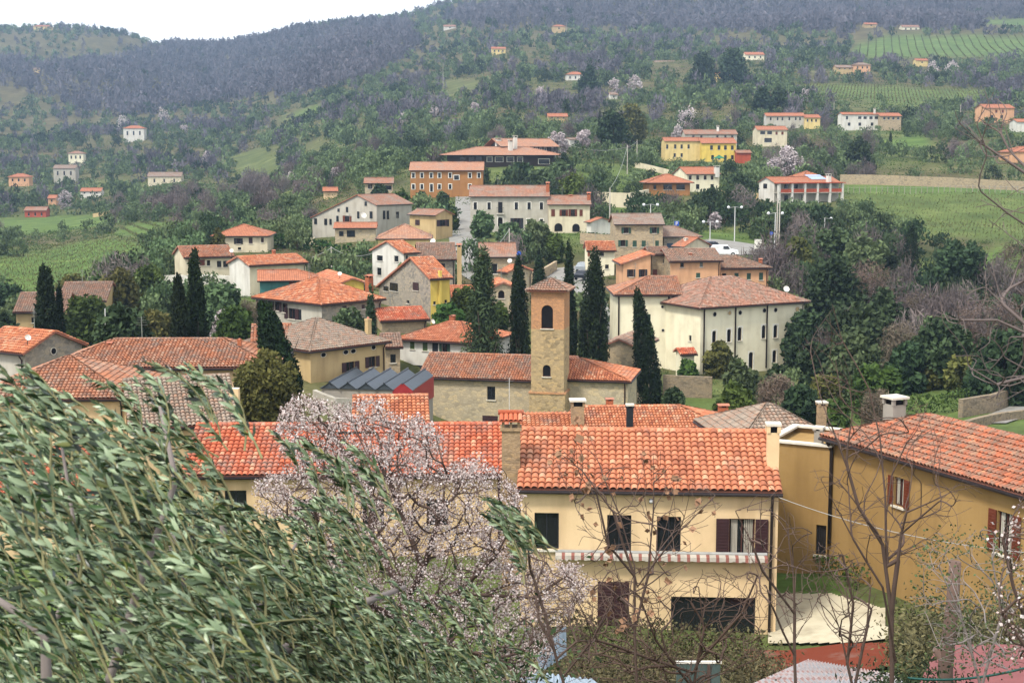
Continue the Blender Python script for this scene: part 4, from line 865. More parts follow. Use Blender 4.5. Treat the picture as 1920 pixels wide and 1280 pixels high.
def patch(name, poly, D0, D1, mat, label, dz=.13, n=26, kind='structure', cat='ground'):
    """sheet on the ground inside an outline seen from the viewpoint"""
    mb = MB(); X = [p[0] for p in poly]
    DsL = np.linspace(D0, D1, n); pxs = np.linspace(min(X), max(X), n); G = [[gpt(x, D, dz) for x in pxs] for D in DsL]
    for i in range(n-1):
        for j in range(n-1):
            q = [G[i][j], G[i][j+1], G[i+1][j+1], G[i+1][j]]; c_ = sum(q, Vector())/4; x, y = proj(*c_)
            if inpoly(np.array([x]), np.array([y]), poly)[0]: mb.quad(q, 0, 0, True)
    if not mb.f: print('EMPTY PATCH', label); return
    o = mb.build(name, mat); return tag(o, label, cat, kind=kind)
patch('parking_lot', [(1295, 452), (1350, 446), (1410, 449), (1475, 468), (1478, 476), (1300, 478)], 215, 250, asph, 'grey asphalt parking lot with a white van', n=40)
patch('yard', [(1440, 1112), (1560, 1112), (1660, 1140), (1665, 1203), (1440, 1205)], 50.5, 57.8, plaster('pale_concrete_yard', 'cfc6ac', .85, .8), 'pale concrete yard between the cream and ochre houses', n=44)
patch('terrace', [(1395, 1206), (1665, 1204), (1680, 1300), (1400, 1300)], 45.5, 50.6, tiles_far('terracotta_paving', 'b55c3c', '984a30', .2), 'terracotta paved strip in front of the pale yard', n=40)
def wall_run(name, label, pts, h, mat, th=.45, cat='wall', group=None, cap=None, sub=6, down=1.5):
    """free standing wall along (px, D) points, standing on the ground"""
    mb = MB(); P = []
    for k in range(len(pts)-1):
        for t in np.linspace(0, 1, sub, endpoint=False): P.append(gpt(pts[k][0]*(1-t)+pts[k+1][0]*t, pts[k][1]*(1-t)+pts[k+1][1]*t))
    P.append(gpt(*pts[-1])); o0 = P[0].copy()
    rws = []
    for i, p in enumerate(P):
        d = P[min(i+1, len(P)-1)]-P[max(0, i-1)]; d.z = 0; d.normalize(); nn = Vector((-d.y, d.x, 0))*th/2; z1 = p.z+h
        rws.append([Vector((p.x, p.y, p.z-down))-nn-o0, Vector((p.x, p.y, z1))-nn-o0, Vector((p.x, p.y, z1))+nn-o0, Vector((p.x, p.y, p.z-down))+nn-o0])
    for a, b_ in zip(rws, rws[1:]):
        for k in range(3): mb.quad([a[k], b_[k], b_[k+1], a[k+1]], 1 if (k == 1 and cap) else 0)
    mb.quad(rws[0]); mb.quad(rws[-1]); o = mb.build(name, [mat, cap or mat]); o.location = o0
    return tag(o, label, cat, group)
GW = 'stone garden walls'
wall_run('stone_wall', 'reddish rubble retaining wall below the villa garden', [(1243, 152), (1335, 151)], 2.3, S_dry, group=GW)
wall_run('stone_wall', 'rubble retaining wall under the green hedge by the arched garage doors', [(1088, 246), (1152, 244)], 1.8, S_tan, group=GW)
wall_run('stone_wall', 'curving stone wall beside the blue road sign and lane', [(968, 214), (1010, 216), (1042, 224)], 1.6, S_tan, group=GW)
wall_run('stone_wall', 'old stone wall along the upper side of the right lane', [(1800, 127), (1860, 130), (1925, 138)], 1.7, S_dry, group=GW)
wall_run('stone_wall', 'rounded rubble wall along the lower side of the right lane', [(1812, 114), (1870, 119), (1960, 124)], .8, S_dry, group=GW)
wall_run('stone_wall', 'long pale terrace wall at the top of the right vineyard', [(1575, 375), (1700, 376), (1850, 378), (1980, 380)], 2.6, S_tan, group=GW, down=2)
wall_run('garden_wall', 'low white wall below the long single storey cream house', [(310, 203), (345, 200), (436, 199)], 1.4, P_white, group=GW)
wall_run('garden_wall', 'pale curved wall below the bright yellow house', [(1190, 392), (1260, 388), (1300, 392)], 1.5, P_cream2, group=GW)
wall_run('garden_wall', 'pale bank wall on the slope above the tall square house', [(1112, 315), (1180, 312), (1215, 320)], 3.2, P_cream2, group=GW)
wall_run('garden_wall', 'tan retaining wall between the pale yellow house and the pillared house', [(1350, 336), (1422, 333)], 1.6, P_tan, group=GW)
wall_run('garden_wall', 'long cream wall before the left end of the wide grey farmhouse', [(498, 258), (590, 262)], 1.2, P_cream2, group=GW)
wall_run('garden_wall', 'white gabled courtyard wall in front of the ochre house', [(590, 113), (628, 112), (676, 113)], 1.5, P_grey, group=GW)
wall_run('gate_post', 'cream rendered chimney like pillar beside the yellow green bush', [(435, 84), (452, 84)], 5.0, P_cream, .5, 'pillar', cap=sillm)
wall_run('pale_bank', 'pale bank of bare earth by the left meadow', [(175, 572), (210, 560), (248, 566)], 1.5, P_tan, group=GW)  # pale patch of ground, built as a low tan wall strip
# ---------------------------------------------------------------- foliage kinds
f_cyp = foliage('cypress_foliage', '10190e', '28381c', 1.0, .05, .15)
f_olive = foliage('olive_crown', '26351f', '6c7f55', 1.0, .1, .3)
f_bush = foliage('green_bush', '27381a', '55682f', 1.0, .15, .3)
f_yel = foliage('yellow_green_foliage', '343a1c', '6b6a38', 1.0, .15, .2)
f_dark = foliage('dark_evergreen', '1b291a', '415234', 1.0, .05, .25)
f_hedge = foliage('hedge_leaves', '26381c', '4f6a30', 1.0, .1, .15)
f_bare = foliage('bare_twigs', '433c3a', '776c68', 1.0, .0, .25); f_bareF = foliage('far_bare_twigs', '433f49', '7c767c', 1.0, .0, .3)
f_bareB = foliage('brown_twigs', '40372e', '786a5a', 1.0, .0, .25)
f_brush = foliage('brown_green_brush', '2b2a1c', '6b6446', 1, .1, .2)
f_blos = foliage('far_blossom', '8f8082', 'cfc4c2', 1.0, .1, .12)
bark = flat('bark', hexc('4c4238'), .95, .05); barkD = flat('dark_bark', hexc('2a2325'), .95, .05); barkG = flat('grey_bark', hexc('857c78'), .95, .05)
barkR = flat('brown_bark', hexc('5a4b44'), .9, .1)
def quads(C, size, rng, aspect=.55, axis=None, spread=1.0):
    """one randomly turned leaf shaped quad at each centre"""
    n = len(C); a = rng.normal(size=(n, 3))*spread
    if axis is not None: a = a+np.array(axis)
    a /= np.linalg.norm(a, axis=1)[:, None]+1e-9; b = np.cross(a, rng.normal(size=(n, 3))); b /= np.linalg.norm(b, axis=1)[:, None]+1e-9
    s = (np.asarray(size)*(.7+.6*rng.random(n)))[:, None]
    V_ = np.stack([C-a*s, C+b*s*aspect, C+a*s, C-b*s*aspect], 1).reshape(-1, 3)
    return V_, np.arange(4*n).reshape(-1, 4)
def clumps(rng, n, K, shape, cr=.34, leafy=1.0):
    """centres of leaves in K clumps spread over a crown of unit radius / height 1 (z 0..1)"""
    P = []; T = []
    while len(P) < K:
        q = rng.uniform(-1, 1, 3); q[2] = rng.random(); r = shape(q[2])
        if r <= 0: continue
        rr = math.hypot(q[0], q[1])
        if rr > 1: continue
        k = r*(rr**.35)/max(rr, 1e-3)*.82; P.append((q[0]*k, q[1]*k, q[2])); T.append(rng.random())
    P = np.array(P); T = np.array(T); per = n//K; idx = np.repeat(np.arange(K), per)
    d = rng.normal(size=(len(idx), 3)); d /= np.linalg.norm(d, axis=1)[:, None]; d *= (rng.random(len(idx))**.4)[:, None]
    C = P[idx]+d*np.array([cr, cr, cr*.62]); t = np.clip(T[idx]*.6+rng.random(len(idx))*.35+d[:, 2]*.12+.05, 0, 1)
    return C, t
def round_(z): return math.sqrt(max(0, 1-(2*z-1)**2))*.9+.08 if z > .04 else 0
def dome(z): return math.sqrt(max(0, 1-z**2.2))
def spindle(z): return (min(1, .7+1.5*z) if z < .25 else 1-((z-.25)/.77)**1.5*.9) if z < .98 else 0
def conical(z): return max(.04, (1-z)**.8)*(1 if (z*9 % 1) < .6 else .8)
def umbrella(z): return .5+.9*z if z < .6 else 1.15-((z-.6)/.4)**2*.8
def layered(z): return (1.02-z*.75)*(1.15 if (z*5.2 % 1) < .45 else .5)
def crown_mesh(name, seed, n, K, shape, size, mat, cr=.34, aspect=.6, r=1, h=1, axis=None, z0=0):
    rng = np.random.default_rng(seed); C, t = clumps(rng, n, K, shape, cr); C = C*np.array([r, r, h]); C[:, 2] += z0
    V_, F_ = quads(C, size, rng, aspect, axis); return mesh_np(name, V_, F_, mat, tint=np.repeat(t, 4))
def limbs(mb, rng, r, h, z0, tr, k=6, lean=(0, 0)):
    mb.tube([(0, 0, -1.0), (lean[0]*.2, lean[1]*.2, z0*.6), (lean[0]*.5, lean[1]*.5, z0+h*.25), (lean[0], lean[1], z0+h*.7)], [tr*1.25, tr, tr*.7, tr*.2], 7)
    for i in range(k):
        an = 6.283*i/k+rng.random(); zz = z0*.8+rng.random()*h*.35
        mb.tube([(0, 0, zz), (math.cos(an)*r*.35, math.sin(an)*r*.35, zz+h*.18), (math.cos(an)*r*.75, math.sin(an)*r*.75, zz+h*.42)], [tr*.5, tr*.32, tr*.08], 5)
def place_z(px, D): return gpt(px, D)
def tree(name, label, px, ytop, wpx, D, shape, mat, n=3500, K=70, size=.22, tr=.2, trunk_h=.12, cr=.3, group=None, cat='tree', lean=0, barkm=None, seed=None, aspect=.6, axis=None, zshift=0, dx=0):
    if shape in (round_, dome):                    # stand it where the slope lies one crown below the top
        best = min(np.arange(.72, 1.4, .02), key=lambda k: abs(proj(*gpt(px, D*k))[1]-(ytop+wpx*1.08))+wpx*.25*abs(k-1)); D = D*float(best)
    p = gpt(px, D, -.1); top = at(px, ytop, D).z; Ht = max(1.2, top-p.z); r = wpx/2/FPX*D
    e = empty(name, p); tag(e, label, cat, group); sd_ = seed or int(px*3+ytop)
    rng = np.random.default_rng(sd_); z0 = Ht*trunk_h
    me = crown_mesh('crown', sd_, n, K, shape, size, mat, cr, aspect, r, Ht-z0, axis, z0)
    if lean:
        co = np.empty(len(me.vertices)*3, dtype=np.float32); me.vertices.foreach_get('co', co); co = co.reshape(-1, 3); k = np.clip(co[:, 2]/Ht, 0, 2)
        co[:, 0] += lean*r*(k**1.5)*2; me.vertices.foreach_set('co', co.ravel())
    link(bpy.data.objects.new('crown', me), e)
    mb = MB(); limbs(mb, rng, r, Ht-z0, z0, tr, 5, (lean*r, 0)); mb.build('trunk', barkm or bark, e)
    return e
def hedge_run(label, pts, h, th, mat=None, den=26, size=.16, name='hedge', group='hedges and garden shrubs'):
    rng = np.random.default_rng(int(pts[0][0]*7+pts[0][1])); C = []; P = [gpt(*p) for p in pts]; o0 = P[0].copy(); T = []
    for a, b_ in zip(P, P[1:]):
        Lh = (b_-a).length; d = (b_-a).normalized(); nn = Vector((-d.y, d.x, 0)).normalized(); n = int(Lh*den*(h+th))
        for _ in range(n):
            t = rng.random(); q = a.lerp(b_, t); s_ = rng.uniform(-1, 1); z = rng.random()**.6
            if rng.random() < .6: s_ = math.copysign(1, s_)*(1-.15*rng.random())
            hh = h*(1+.1*math.sin(t*Lh*1.3)); v = q+nn*th/2*s_; C.append((v.x-o0.x, v.y-o0.y, ground(v.x, v.y)-o0.z+hh*z)); T.append(rng.random())
    V_, F_ = quads(np.array(C), size, rng, .6); o = link(bpy.data.objects.new(name, mesh_np(name, V_, F_, mat or f_hedge, tint=np.repeat(T, 4)))); o.location = o0
    return tag(o, label, 'hedge', group)
# ---------------------------------------------------------------- trees one can tell apart
G_C = 'dark cypresses of the village'
def cyp(label, px, yt, wp, D, n=5200, lean=0, **k): return tree('cypress', label, px, yt, wp*1.15, D, spindle, f_cyp, int(n*1.35), 95, .22, .16, .03, .25, G_C, 'cypress', lean, aspect=.35, axis=(0, 0, 1.1), **k)
cyp('tall dark cypress, taller of the pair at the left of the long grey house', 371, 492, 44, 113)
cyp('shorter dark cypress leaning on the tall one at the left', 340, 534, 38, 111)
cyp('broad dark cypress in front of the old farmhouse at the left', 92, 513, 50, 118, 5600)
cyp('small dark cypress hugging the right side of the broad left cypress', 117, 548, 20, 119, 2500)
cyp('wide dark cypress leaning left in front of the ochre house with oval windows', 533, 585, 74, 103, 8000, lean=-.35)
cyp('slender cypress directly left of the bell tower', 973, 503, 46, 140, 6500)
cyp('small pointed cypress beside the lane above the bell tower roof', 1011, 487, 32, 186, 2500)
cyp('slim cypress touching the right edge of the bell tower', 1066, 473, 30, 146, 5000)
cyp('tallest broad cypress to the right of the bell tower', 1112, 487, 62, 142, 9000)
cyp('wind bent ragged cypress before the plain villa wing', 1218, 560, 48, 138, 6500, lean=-.42)
cyp('far cypress, left one of the pair on the middle hillside', 1124, 211, 10, 470, 700)
cyp('far cypress, right one of the pair on the middle hillside', 1145, 209, 11, 470, 700)
cyp('far broad cypress above the cream ochre house', 1310, 190, 20, 520, 900)
cyp('small cypress on the far slope right of the long row houses', 1669, 250, 10, 460, 600)
cyp('dark cypress at the edge of the wood right of the cedar', 1706, 425, 34, 235, 1800)
tree('fir_tree', 'big ragged dark fir left of the church tower', 905, 497, 112, 139, conical, f_dark, 9000, 150, .26, .3, .05, .28, cat='fir', aspect=.3)
tree('spruce_tree', 'small blue green spruce at the corner of the long grey house', 697, 545, 40, 132, conical, f_dark, 2600, 60, .2, .12, .05, .24, cat='spruce', aspect=.35)
tree('cedar_tree', 'layered cedar with yellowish tips right of the peach houses', 1492, 456, 88, 212, layered, f_yel, 5200, 80, .42, .35, .1, .3, cat='cedar')
tree('conifer', 'yellow green conifer before the cream hipped roof house', 410, 434, 34, 226, spindle, f_yel, 1600, 40, .35, .2, .05, .3, cat='conifer')
tree('bushy_tree', 'yellow green bushy tree below the leaning dark cypress', 500, 676, 142, 92, round_, f_yel, 12000, 110, .16, .3, .08, .26)
BIG = [  # px, ytop, width, D, material, label
 (1562, 497, 118, 188, f_dark, 'large dark rounded evergreen right of the villa'), (1625, 508, 110, 196, f_bareB, 'large bare brown crowned tree behind the round evergreen'),
 (1655, 565, 120, 178, f_dark, 'dense dark evergreen in the hollow right of the villa'), (1740, 545, 100, 205, f_bareB, 'pale brown bare tree in the wood at the right'),
 (1590, 640, 110, 160, f_olive, 'grey green spreading tree beside the villa garden'), (1752, 680, 44, 150, f_yel, 'round yellow green shrub, left of the two by the lawn'),
 (1800, 678, 58, 149, f_yel, 'round yellow green shrub, right of the two by the lawn'), (1700, 655, 80, 160, f_dark, 'dark round bush above the right lawn'),
 (1640, 690, 90, 143, f_bush, 'mid green bush above the long clipped hedge'), (1530, 655, 74, 158, f_dark, 'dark bush at the right foot of the villa'),
 (1545, 712, 60, 145, f_yel, 'yellowish small tree below the villa corner'), (1455, 715, 80, 146, f_bareB, 'bare brown tree before the villa wall'),
 (1390, 680, 70, 152, f_olive, 'grey green tree before the villa door'), (1345, 650, 56, 153, f_yel, 'tall yellow green shrub before the villa windows'),
 (1850, 560, 130, 190, f_bareB, 'wide bare tree crown at the right edge of the wood'), (1880, 640, 110, 160, f_dark, 'dark green thicket at the right edge above the lane'),
 (1800, 470, 110, 240, f_dark, 'dark green tree below the right vineyard'), (1620, 455, 90, 245, f_olive, 'grey green tree at the lower corner of the vineyard'),
 (1650, 470, 60, 232, f_dark, 'dark tree left of the small cypress in the right wood'), (1560, 440, 80, 262, f_olive, 'grey olive tree above the layered cedar'),
 (1900, 470, 100, 250, f_bareB, 'brown bare tree at the right edge below the vineyard'),
 (1510, 600, 90, 176, f_dark, 'dark tree close behind the right corner of the villa'), (1600, 590, 120, 172, f_dark, 'big dark tree in the middle of the hollow wood'), (1690, 620, 100, 168, f_bareB, 'brown leafless tree in the hollow wood'), (1760, 610, 110, 176, f_dark, 'broad dark tree behind the two round yellow green shrubs'), (1840, 690, 70, 148, f_dark, 'dark bush right of the round yellow green shrubs'), (1640, 735, 60, 134, f_bareB, 'brown twiggy bush behind the clipped hedge'), (1500, 735, 70, 141, f_dark, 'dark low bush on the lawn below the villa'), (1560, 760, 60, 131, f_bush, 'green bush between the lawn and the brown roof'),
 (1460, 690, 50, 150, f_dark, 'dark shrub beside the villa steps'), (1262, 735, 40, 146, f_dark, 'low dark shrub under the reddish retaining wall'),
 (1375, 735, 80, 146, f_bush, 'clipped green hedge bush on the villa lawn'),
 (165, 570, 90, 120, f_bush, 'green tree right of the broad left cypress'), (225, 522, 80, 128, f_yel, 'yellowish tree behind the old barn at left'), (285, 512, 74, 132, f_bush, 'tall mid green tree left of the tall cypress pair'),
 (230, 590, 110, 113, f_dark, 'dark round tree behind the long cream house'), (290, 600, 90, 110, f_yel, 'yellow brown shrub behind the long cream house'), (190, 520, 50, 140, f_bush, 'small green tree above the old barn roof'),
 (140, 525, 70, 160, f_yel, 'yellow green tree behind the left cypress'), (20, 545, 70, 172, f_dark, 'dark tree at the left edge beside the farmhouse'), (10, 600, 60, 135, f_dark, 'dark tree by the left edge above the rubble gable house'),
 (418, 545, 90, 140, f_olive, 'grey olive tree left of the long grey house'), (440, 590, 80, 125, f_bush, 'green shrub behind the white blossoming tree'), (470, 570, 60, 150, f_bareB, 'brown bare shrub beside the white blank gable'),
 (655, 590, 66, 137, f_olive, 'grey olive bush before the long grey house'), (765, 500, 54, 186, f_olive, 'olive tree before the light grey gable house'), (1150, 218, 70, 455, f_dark, 'dark pine clump beside the far cypress pair'),
 (1185, 205, 60, 470, f_yel, 'yellow green pine beside the far cypress pair'), (1372, 98, 56, 880, f_dark, 'large dark pine clump on the upper right hillside'), (1318, 104, 50, 870, f_dark, 'dark pine clump left of the larger one on the upper right hillside'), (1105, 130, 40, 830, f_dark, 'round dark tree beside the far white house'),
 (1430, 170, 40, 620, f_dark, 'dark tree left of the red brown cottage'), (1460, 172, 44, 625, f_dark, 'dark tree right of the red brown cottage'), (1610, 268, 56, 445, f_dark, 'dark spreading tree in the right valley below the row houses'),
 (845, 400, 30, 246, f_bush, 'green bush by the foot of the concrete lane'), (905, 402, 42, 252, f_olive, 'olive tree at the left corner of the large white house'), (958, 425, 54, 240, f_olive, 'olive tree in front of the arched door of the white house'),
 (1005, 422, 56, 238, f_olive, 'rounder olive tree right of the arched door of the white house'), (1040, 445, 40, 232, f_bush, 'green shrub beside the lane stone wall'), (832, 308, 34, 318, f_olive, 'round tree between burnt orange house and modern villa'),
 (980, 312, 50, 330, f_dark, 'dark spreading tree before the modern villa'), (1010, 325, 50, 312, f_olive, 'grey tree right of the dark spreading tree'), (1075, 335, 60, 300, f_bush, 'green bushy tree above the joined pale house'),
 (1050, 310, 44, 340, f_olive, 'olive tree below the right end of the modern villa'), (790, 366, 30, 300, f_dark, 'dark round bush in front of the burnt orange house'), (830, 365, 26, 298, f_dark, 'small dark bush by the lane below the burnt orange house'),
 (750, 360, 34, 305, f_bush, 'green bush left of the burnt orange house'), (712, 350, 30, 320, f_dark, 'dark bush before the stone cottage'), (870, 548, 50, 158, f_bush, 'green garden bush right of the yellow side wall'), (840, 575, 60, 152, f_hedge, 'clipped garden bush under the yellow side wall'),
 (1290, 680, 34, 157, f_bush, 'green shrub on the terrace left of the villa corner'), (935, 575, 40, 150, f_bush, 'light green tree left of the slender tower cypress'), (1170, 545, 30, 175, f_bush, 'small green bush left of the plain villa wing')]
for px, yt, wp, D, m_, lb in BIG:
    q = 1+D/300; sz = .22*q*(.8 if m_ in (f_bare, f_bareB) else 1)
    tree('round_tree' if wp > 45 else 'shrub', lb, px, yt, wp, D, round_ if D < 400 else dome, m_, int(min(5200, 900+wp*wp*.5)), 45, sz, .02*wp/FPX*D*2, .03, .36, 'trees in and around the village', 'tree' if wp > 45 else 'shrub', aspect=.12 if m_ in (f_bare, f_bareB) else .6)
BL = [(425, 585, 58, 128, 'white blossoming tree beside the tall cypress pair'), (1478, 283, 56, 405, 'pink blossoming tree right of the bright yellow house'), (1452, 300, 34, 400, 'small pink blossoming tree leaning left of the bigger one'),
      (1340, 402, 26, 262, 'small blossoming tree above the parking lot'), (1045, 252, 42, 470, 'grey blossoming tree, left one by the pale cottage'), (1095, 248, 30, 468, 'pale blossoming tree right of the pale cottage'), (1750, 118, 26, 850, 'round blossoming tree, left one below the upper vineyard'),
      (1784, 118, 26, 850, 'round blossoming tree, right one below the upper vineyard'), (1013, 166, 24, 760, 'pinkish tree in the mid hillside terraces'), (1152, 150, 26, 800, 'pink tree right of the far white house'), (1190, 145, 28, 810, 'larger pink tree right of the far white house'),
      (232, 220, 26, 1010, 'blossoming tree behind the white house with dark balconies'), (306, 203, 22, 1060, 'white blossoming tree on the left hillside'), (122, 360, 28, 650, 'pink blossoming tree behind the red farmhouse'), (630, 318, 24, 420, 'white blossoming tree in the olive wood'), (212, 500, 34, 215, 'pale blossoming bush above the left trees'),
      (388, 285, 18, 720, 'small pink tree in the left olive grove'), (345, 235, 16, 900, 'faint pink tree below the far meadow'), (548, 325, 22, 440, 'blossoming tree at the edge of the green meadow'), (815, 200, 18, 660, 'pale blossoming tree among the terraces'), (890, 195, 20, 680, 'pale pink tree among the terraces, right one'),
      (1290, 205, 40, 540, 'blossoming tree left of the far broad cypress'), (1508, 168, 22, 640, 'small blossoming tree at the lower edge of the vineyard'), (757, 215, 20, 640, 'pink tree in the wood above the modern villa'), (1270, 238, 26, 470, 'blossoming tree behind the grey long roofed house')]
for px, yt, wp, D, lb in BL:
    tree('blossoming_tree', lb, px, yt, wp, D, round_, f_blos, 1600 if D < 500 else 500, 30, .16*(1+D/350), .12, .1, .34, 'blossoming fruit trees', 'fruit tree', aspect=.5)
hedge_run('long clipped hedge on the lawn at the right', [(1600, 128), (1700, 131), (1815, 133)], 1.9, 1.6)
hedge_run('dark green hedge on the wall by the arched garage doors', [(1098, 249), (1147, 248)], 1.2, 1, size=.3)
hedge_run('long dark hedge below the bright yellow house', [(1200, 398), (1300, 400), (1440, 402)], 1.3, 1.5, size=.4, den=8)
hedge_run('straight dark hedge along the lower edge of the parking lot', [(1345, 216), (1425, 214)], 1.3, 1, size=.3)
hedge_run('row of dark shrubs along the foot of the ochre house', [(1462, 64), (1500, 63), (1560, 60), (1625, 57.5)], .9, 1.2, f_bush, 60, .1)
hedge_run('brown and green hedge before the cream house ground floor', [(1000, 49.5), (1150, 49), (1300, 48.6), (1430, 48)], 1.3, 1.8, f_brush, 90, .08)
hedge_run('bushy green hedge under the wide grey farmhouse', [(520, 245), (590, 240), (700, 238)], 2.2, 2, size=.35, den=10)
hedge_run('brown hedge on the bank above the long cream roofs', [(575, 200), (640, 196), (695, 194)], 1.5, 1.5, f_bareB, 14, .3)
print('hero trees done')
# ---------------------------------------------------------------- scattered wood
occ = []
def blocked(x, y, z, r, h):
    """would a tree here stand in a house, cover a house standing behind it, a field or a lane?"""
    D = y; px, pyb = proj(x, y, z); _, pyt = proj(x, y, z+h); hw = r/D*FPX
    for (x0, x1, y0, y1, Dh, c, rad) in rects:
        if (x-c.x)**2+(y-c.y)**2 < (rad+r*.5)**2: return True
        if Dh > D and px+hw*.8 > x0 and px-hw*.8 < x1 and pyt < y1-(y1-y0)*.12 and pyb > y0: return True
    return False
OPEN = [(p, d0, d1) for k, p, d0, d1, g in FIELDS]+[([(1000, 512), (1040, 495), (1110, 470), (1110, 500), (1060, 520)], 190, 240), ([(845, 390), (905, 385), (940, 480), (860, 480)], 215, 350), ([(1290, 440), (1500, 440), (1500, 482), (1290, 482)], 205, 260)]
PURPLE = [[(-100, 95), (60, 125), (200, 120), (300, 90), (560, 60), (760, 40), (790, 90), (700, 150), (560, 180), (400, 195), (230, 225), (120, 200), (40, 170), (-100, 165)], [(830, 30), (1300, -80), (2000, -200), (2000, 30), (1800, 60), (1560, 65), (1330, 62), (1100, 50), (900, 60)],
          [(1230, -100), (1600, -100), (1560, 55), (1260, 60)]]
DARKG = [[(1450, 460), (1920, 480), (1920, 700), (1510, 720)]]
rng = np.random.default_rng(11)
pts = []
D = 140.
while D < 2150:
    sp = 5.6 if D < 300 else (6.6 if D < 600 else (8.2 if D < 1100 else 11))
    for x in np.arange(-.43*D, .43*D, sp): pts.append((x+rng.uniform(-.48, .48)*sp, D+rng.uniform(-.48, .48)*sp, sp))
    D += sp*.92
pts = np.array(pts); zz = grid_sample(Z, pts[:, 0], pts[:, 1]); P3 = np.stack([pts[:, 0], pts[:, 1], zz], 1)
hh = np.where(pts[:, 1] < 600, 3.2+2.2*rng.random(len(pts)), 3.6+2.8*rng.random(len(pts)))
px, py = nproj(P3); _, pyt = nproj(P3+np.stack([0*hh, 0*hh, hh], 1))
keep = np.ones(len(pts), bool)
for poly, d0, d1 in OPEN:
    for yy in (py, (py+pyt)/2): keep &= ~(inpoly(px, yy, poly) & (pts[:, 1] < d1) & (pts[:, 1] > d0*.93))
keep &= ~((pts[:, 1] < 175) & (px > 480) & (px < 1250))            # the dense heart of the village keeps its own trees
keep &= ~((pts[:, 1] < 150))
purple = np.zeros(len(pts), bool)
for poly in PURPLE: purple |= inpoly(px, py, poly)
purple &= pts[:, 1] > 700
n_b = np.array([noise.noise(Vector((x/70, y/90, 3.1)))+.55*noise.noise(Vector((x/22, y/26, 9))) for x, y in pts[:, :2]])
thin = np.array([noise.noise(Vector((x/45, y/55, 20))) for x, y in pts[:, :2]])
terr = (np.sin(zz*.42+n_b*2.5) > .72) & (pts[:, 1] > 330) & ~purple
keep &= ~terr
keep &= purple | (thin > -.22) | (rng.random(len(pts)) < .2)
kind = np.where(purple, 1, np.where(n_b > .34, 1, np.where(n_b < -.42, 2, 0)))      # 0 olive, 1 bare, 2 dark evergreen
flip = rng.random(len(pts)); kind = np.where((flip < .07) & ~purple, 2, np.where((flip > .93) & ~purple, 1, kind)); kind = np.where(purple & (flip < .035), 2, kind)
dk = np.zeros(len(pts), bool)
for poly in DARKG: dk |= inpoly(px, py, poly)
kind = np.where(dk & (flip < .6), 2, kind); kind = np.where(dk & (flip > .75), 1, kind)
hh = np.where(kind == 1, hh*1.35, hh); hh = np.where(purple, hh*1.35, hh); hh = np.where(kind == 2, hh*1.15, hh)
rad = hh*np.where(kind == 1, .48, .62)*(.85+.3*rng.random(len(pts)))
sel = [i for i in np.argsort(pts[:, 1]) if keep[i] and not (pts[i, 1] < 1500 and blocked(P3[i, 0], P3[i, 1], P3[i, 2], rad[i], hh[i]))]
print('scattered', len(sel))
mats_k = [f_olive, f_bare, f_dark]
names_k = ['olive_tree', 'bare_tree', 'evergreen_tree']; shp = [round_, dome, round_]
def variant(kd, seed, n, size):
    r = np.random.default_rng(seed); C, t = clumps(r, n, 14, shp[kd], .42 if kd != 1 else .5)
    return quads(C, size, r, .6 if kd != 1 else (.1 if n > 300 else .3), axis=(0, 0, .45) if kd == 1 else None)+(t,)
IND = [[], [], []]
for kd in range(3):
    for v in range(5):
        V_, F_, t = variant(kd, 50*kd+v, 620 if kd != 1 else 1100, .085 if kd != 1 else .15)
        nb = len(V_); mb = MB(); mb.tube([(0, 0, -.25), (.03, 0, .2), (0, .02, .6)], [.05, .035, .012], 5)
        for k in range(4): an = 1.57*k+v; mb.tube([(0, 0, .15), (math.cos(an)*.3, math.sin(an)*.3, .5)], [.022, .006], 4)
        tv = np.array(mb.v); tf = np.array([f for f in mb.f if len(f) == 4])+nb
        IND[kd].append(mesh_np('tree', np.vstack([V_, tv]), np.vstack([F_, tf]), [mats_k[kd], bark if kd != 1 else barkG], mi=[0]*len(F_)+[1]*len(tf), tint=np.concatenate([np.repeat(t, 4), np.zeros(len(tv))])))
zones = [((lambda x, D: x < 450), 'on the slope at the left of the village'), ((lambda x, D: x < 880), 'on the slope behind the left half of the village'),
         ((lambda x, D: x < 1450), 'on the slope behind the right half of the village'), ((lambda x, D: True), 'in the valley wood at the right of the village')]
desc = ['grey green olive tree', 'leafless grey brown tree', 'dark green bushy tree']
cnt = [0, 0, 0]; mass = [[], [], []]; CAP = [290, 230, 150]
for i in sel:
    kd = int(kind[i]); lim = 560
    if pts[i, 1] < lim and cnt[kd] < CAP[kd]:
        cnt[kd] += 1; o = bpy.data.objects.new(names_k[kd], IND[kd][cnt[kd] % 5]); col.objects.link(o); o.location = (P3[i, 0], P3[i, 1], P3[i, 2]-.1)
        o.scale = (rad[i], rad[i], hh[i]); o.rotation_euler = (0, 0, rng.random()*6.28)
        zn = next(t for f, t in zones if f(px[i], pts[i, 1])); tag(o, f'{desc[kd]} {zn}', 'tree', f'{desc[kd]}s {zn}')
    else: mass[kd].append(i)
nm = [('olive_grove', 'grey green olive groves covering the far hillside', 'grove'), ('bare_woodland', 'purple grey leafless woods on the far hills', 'wood'), ('evergreen_thicket', 'scattered dark evergreen trees on the far hills', 'wood')]
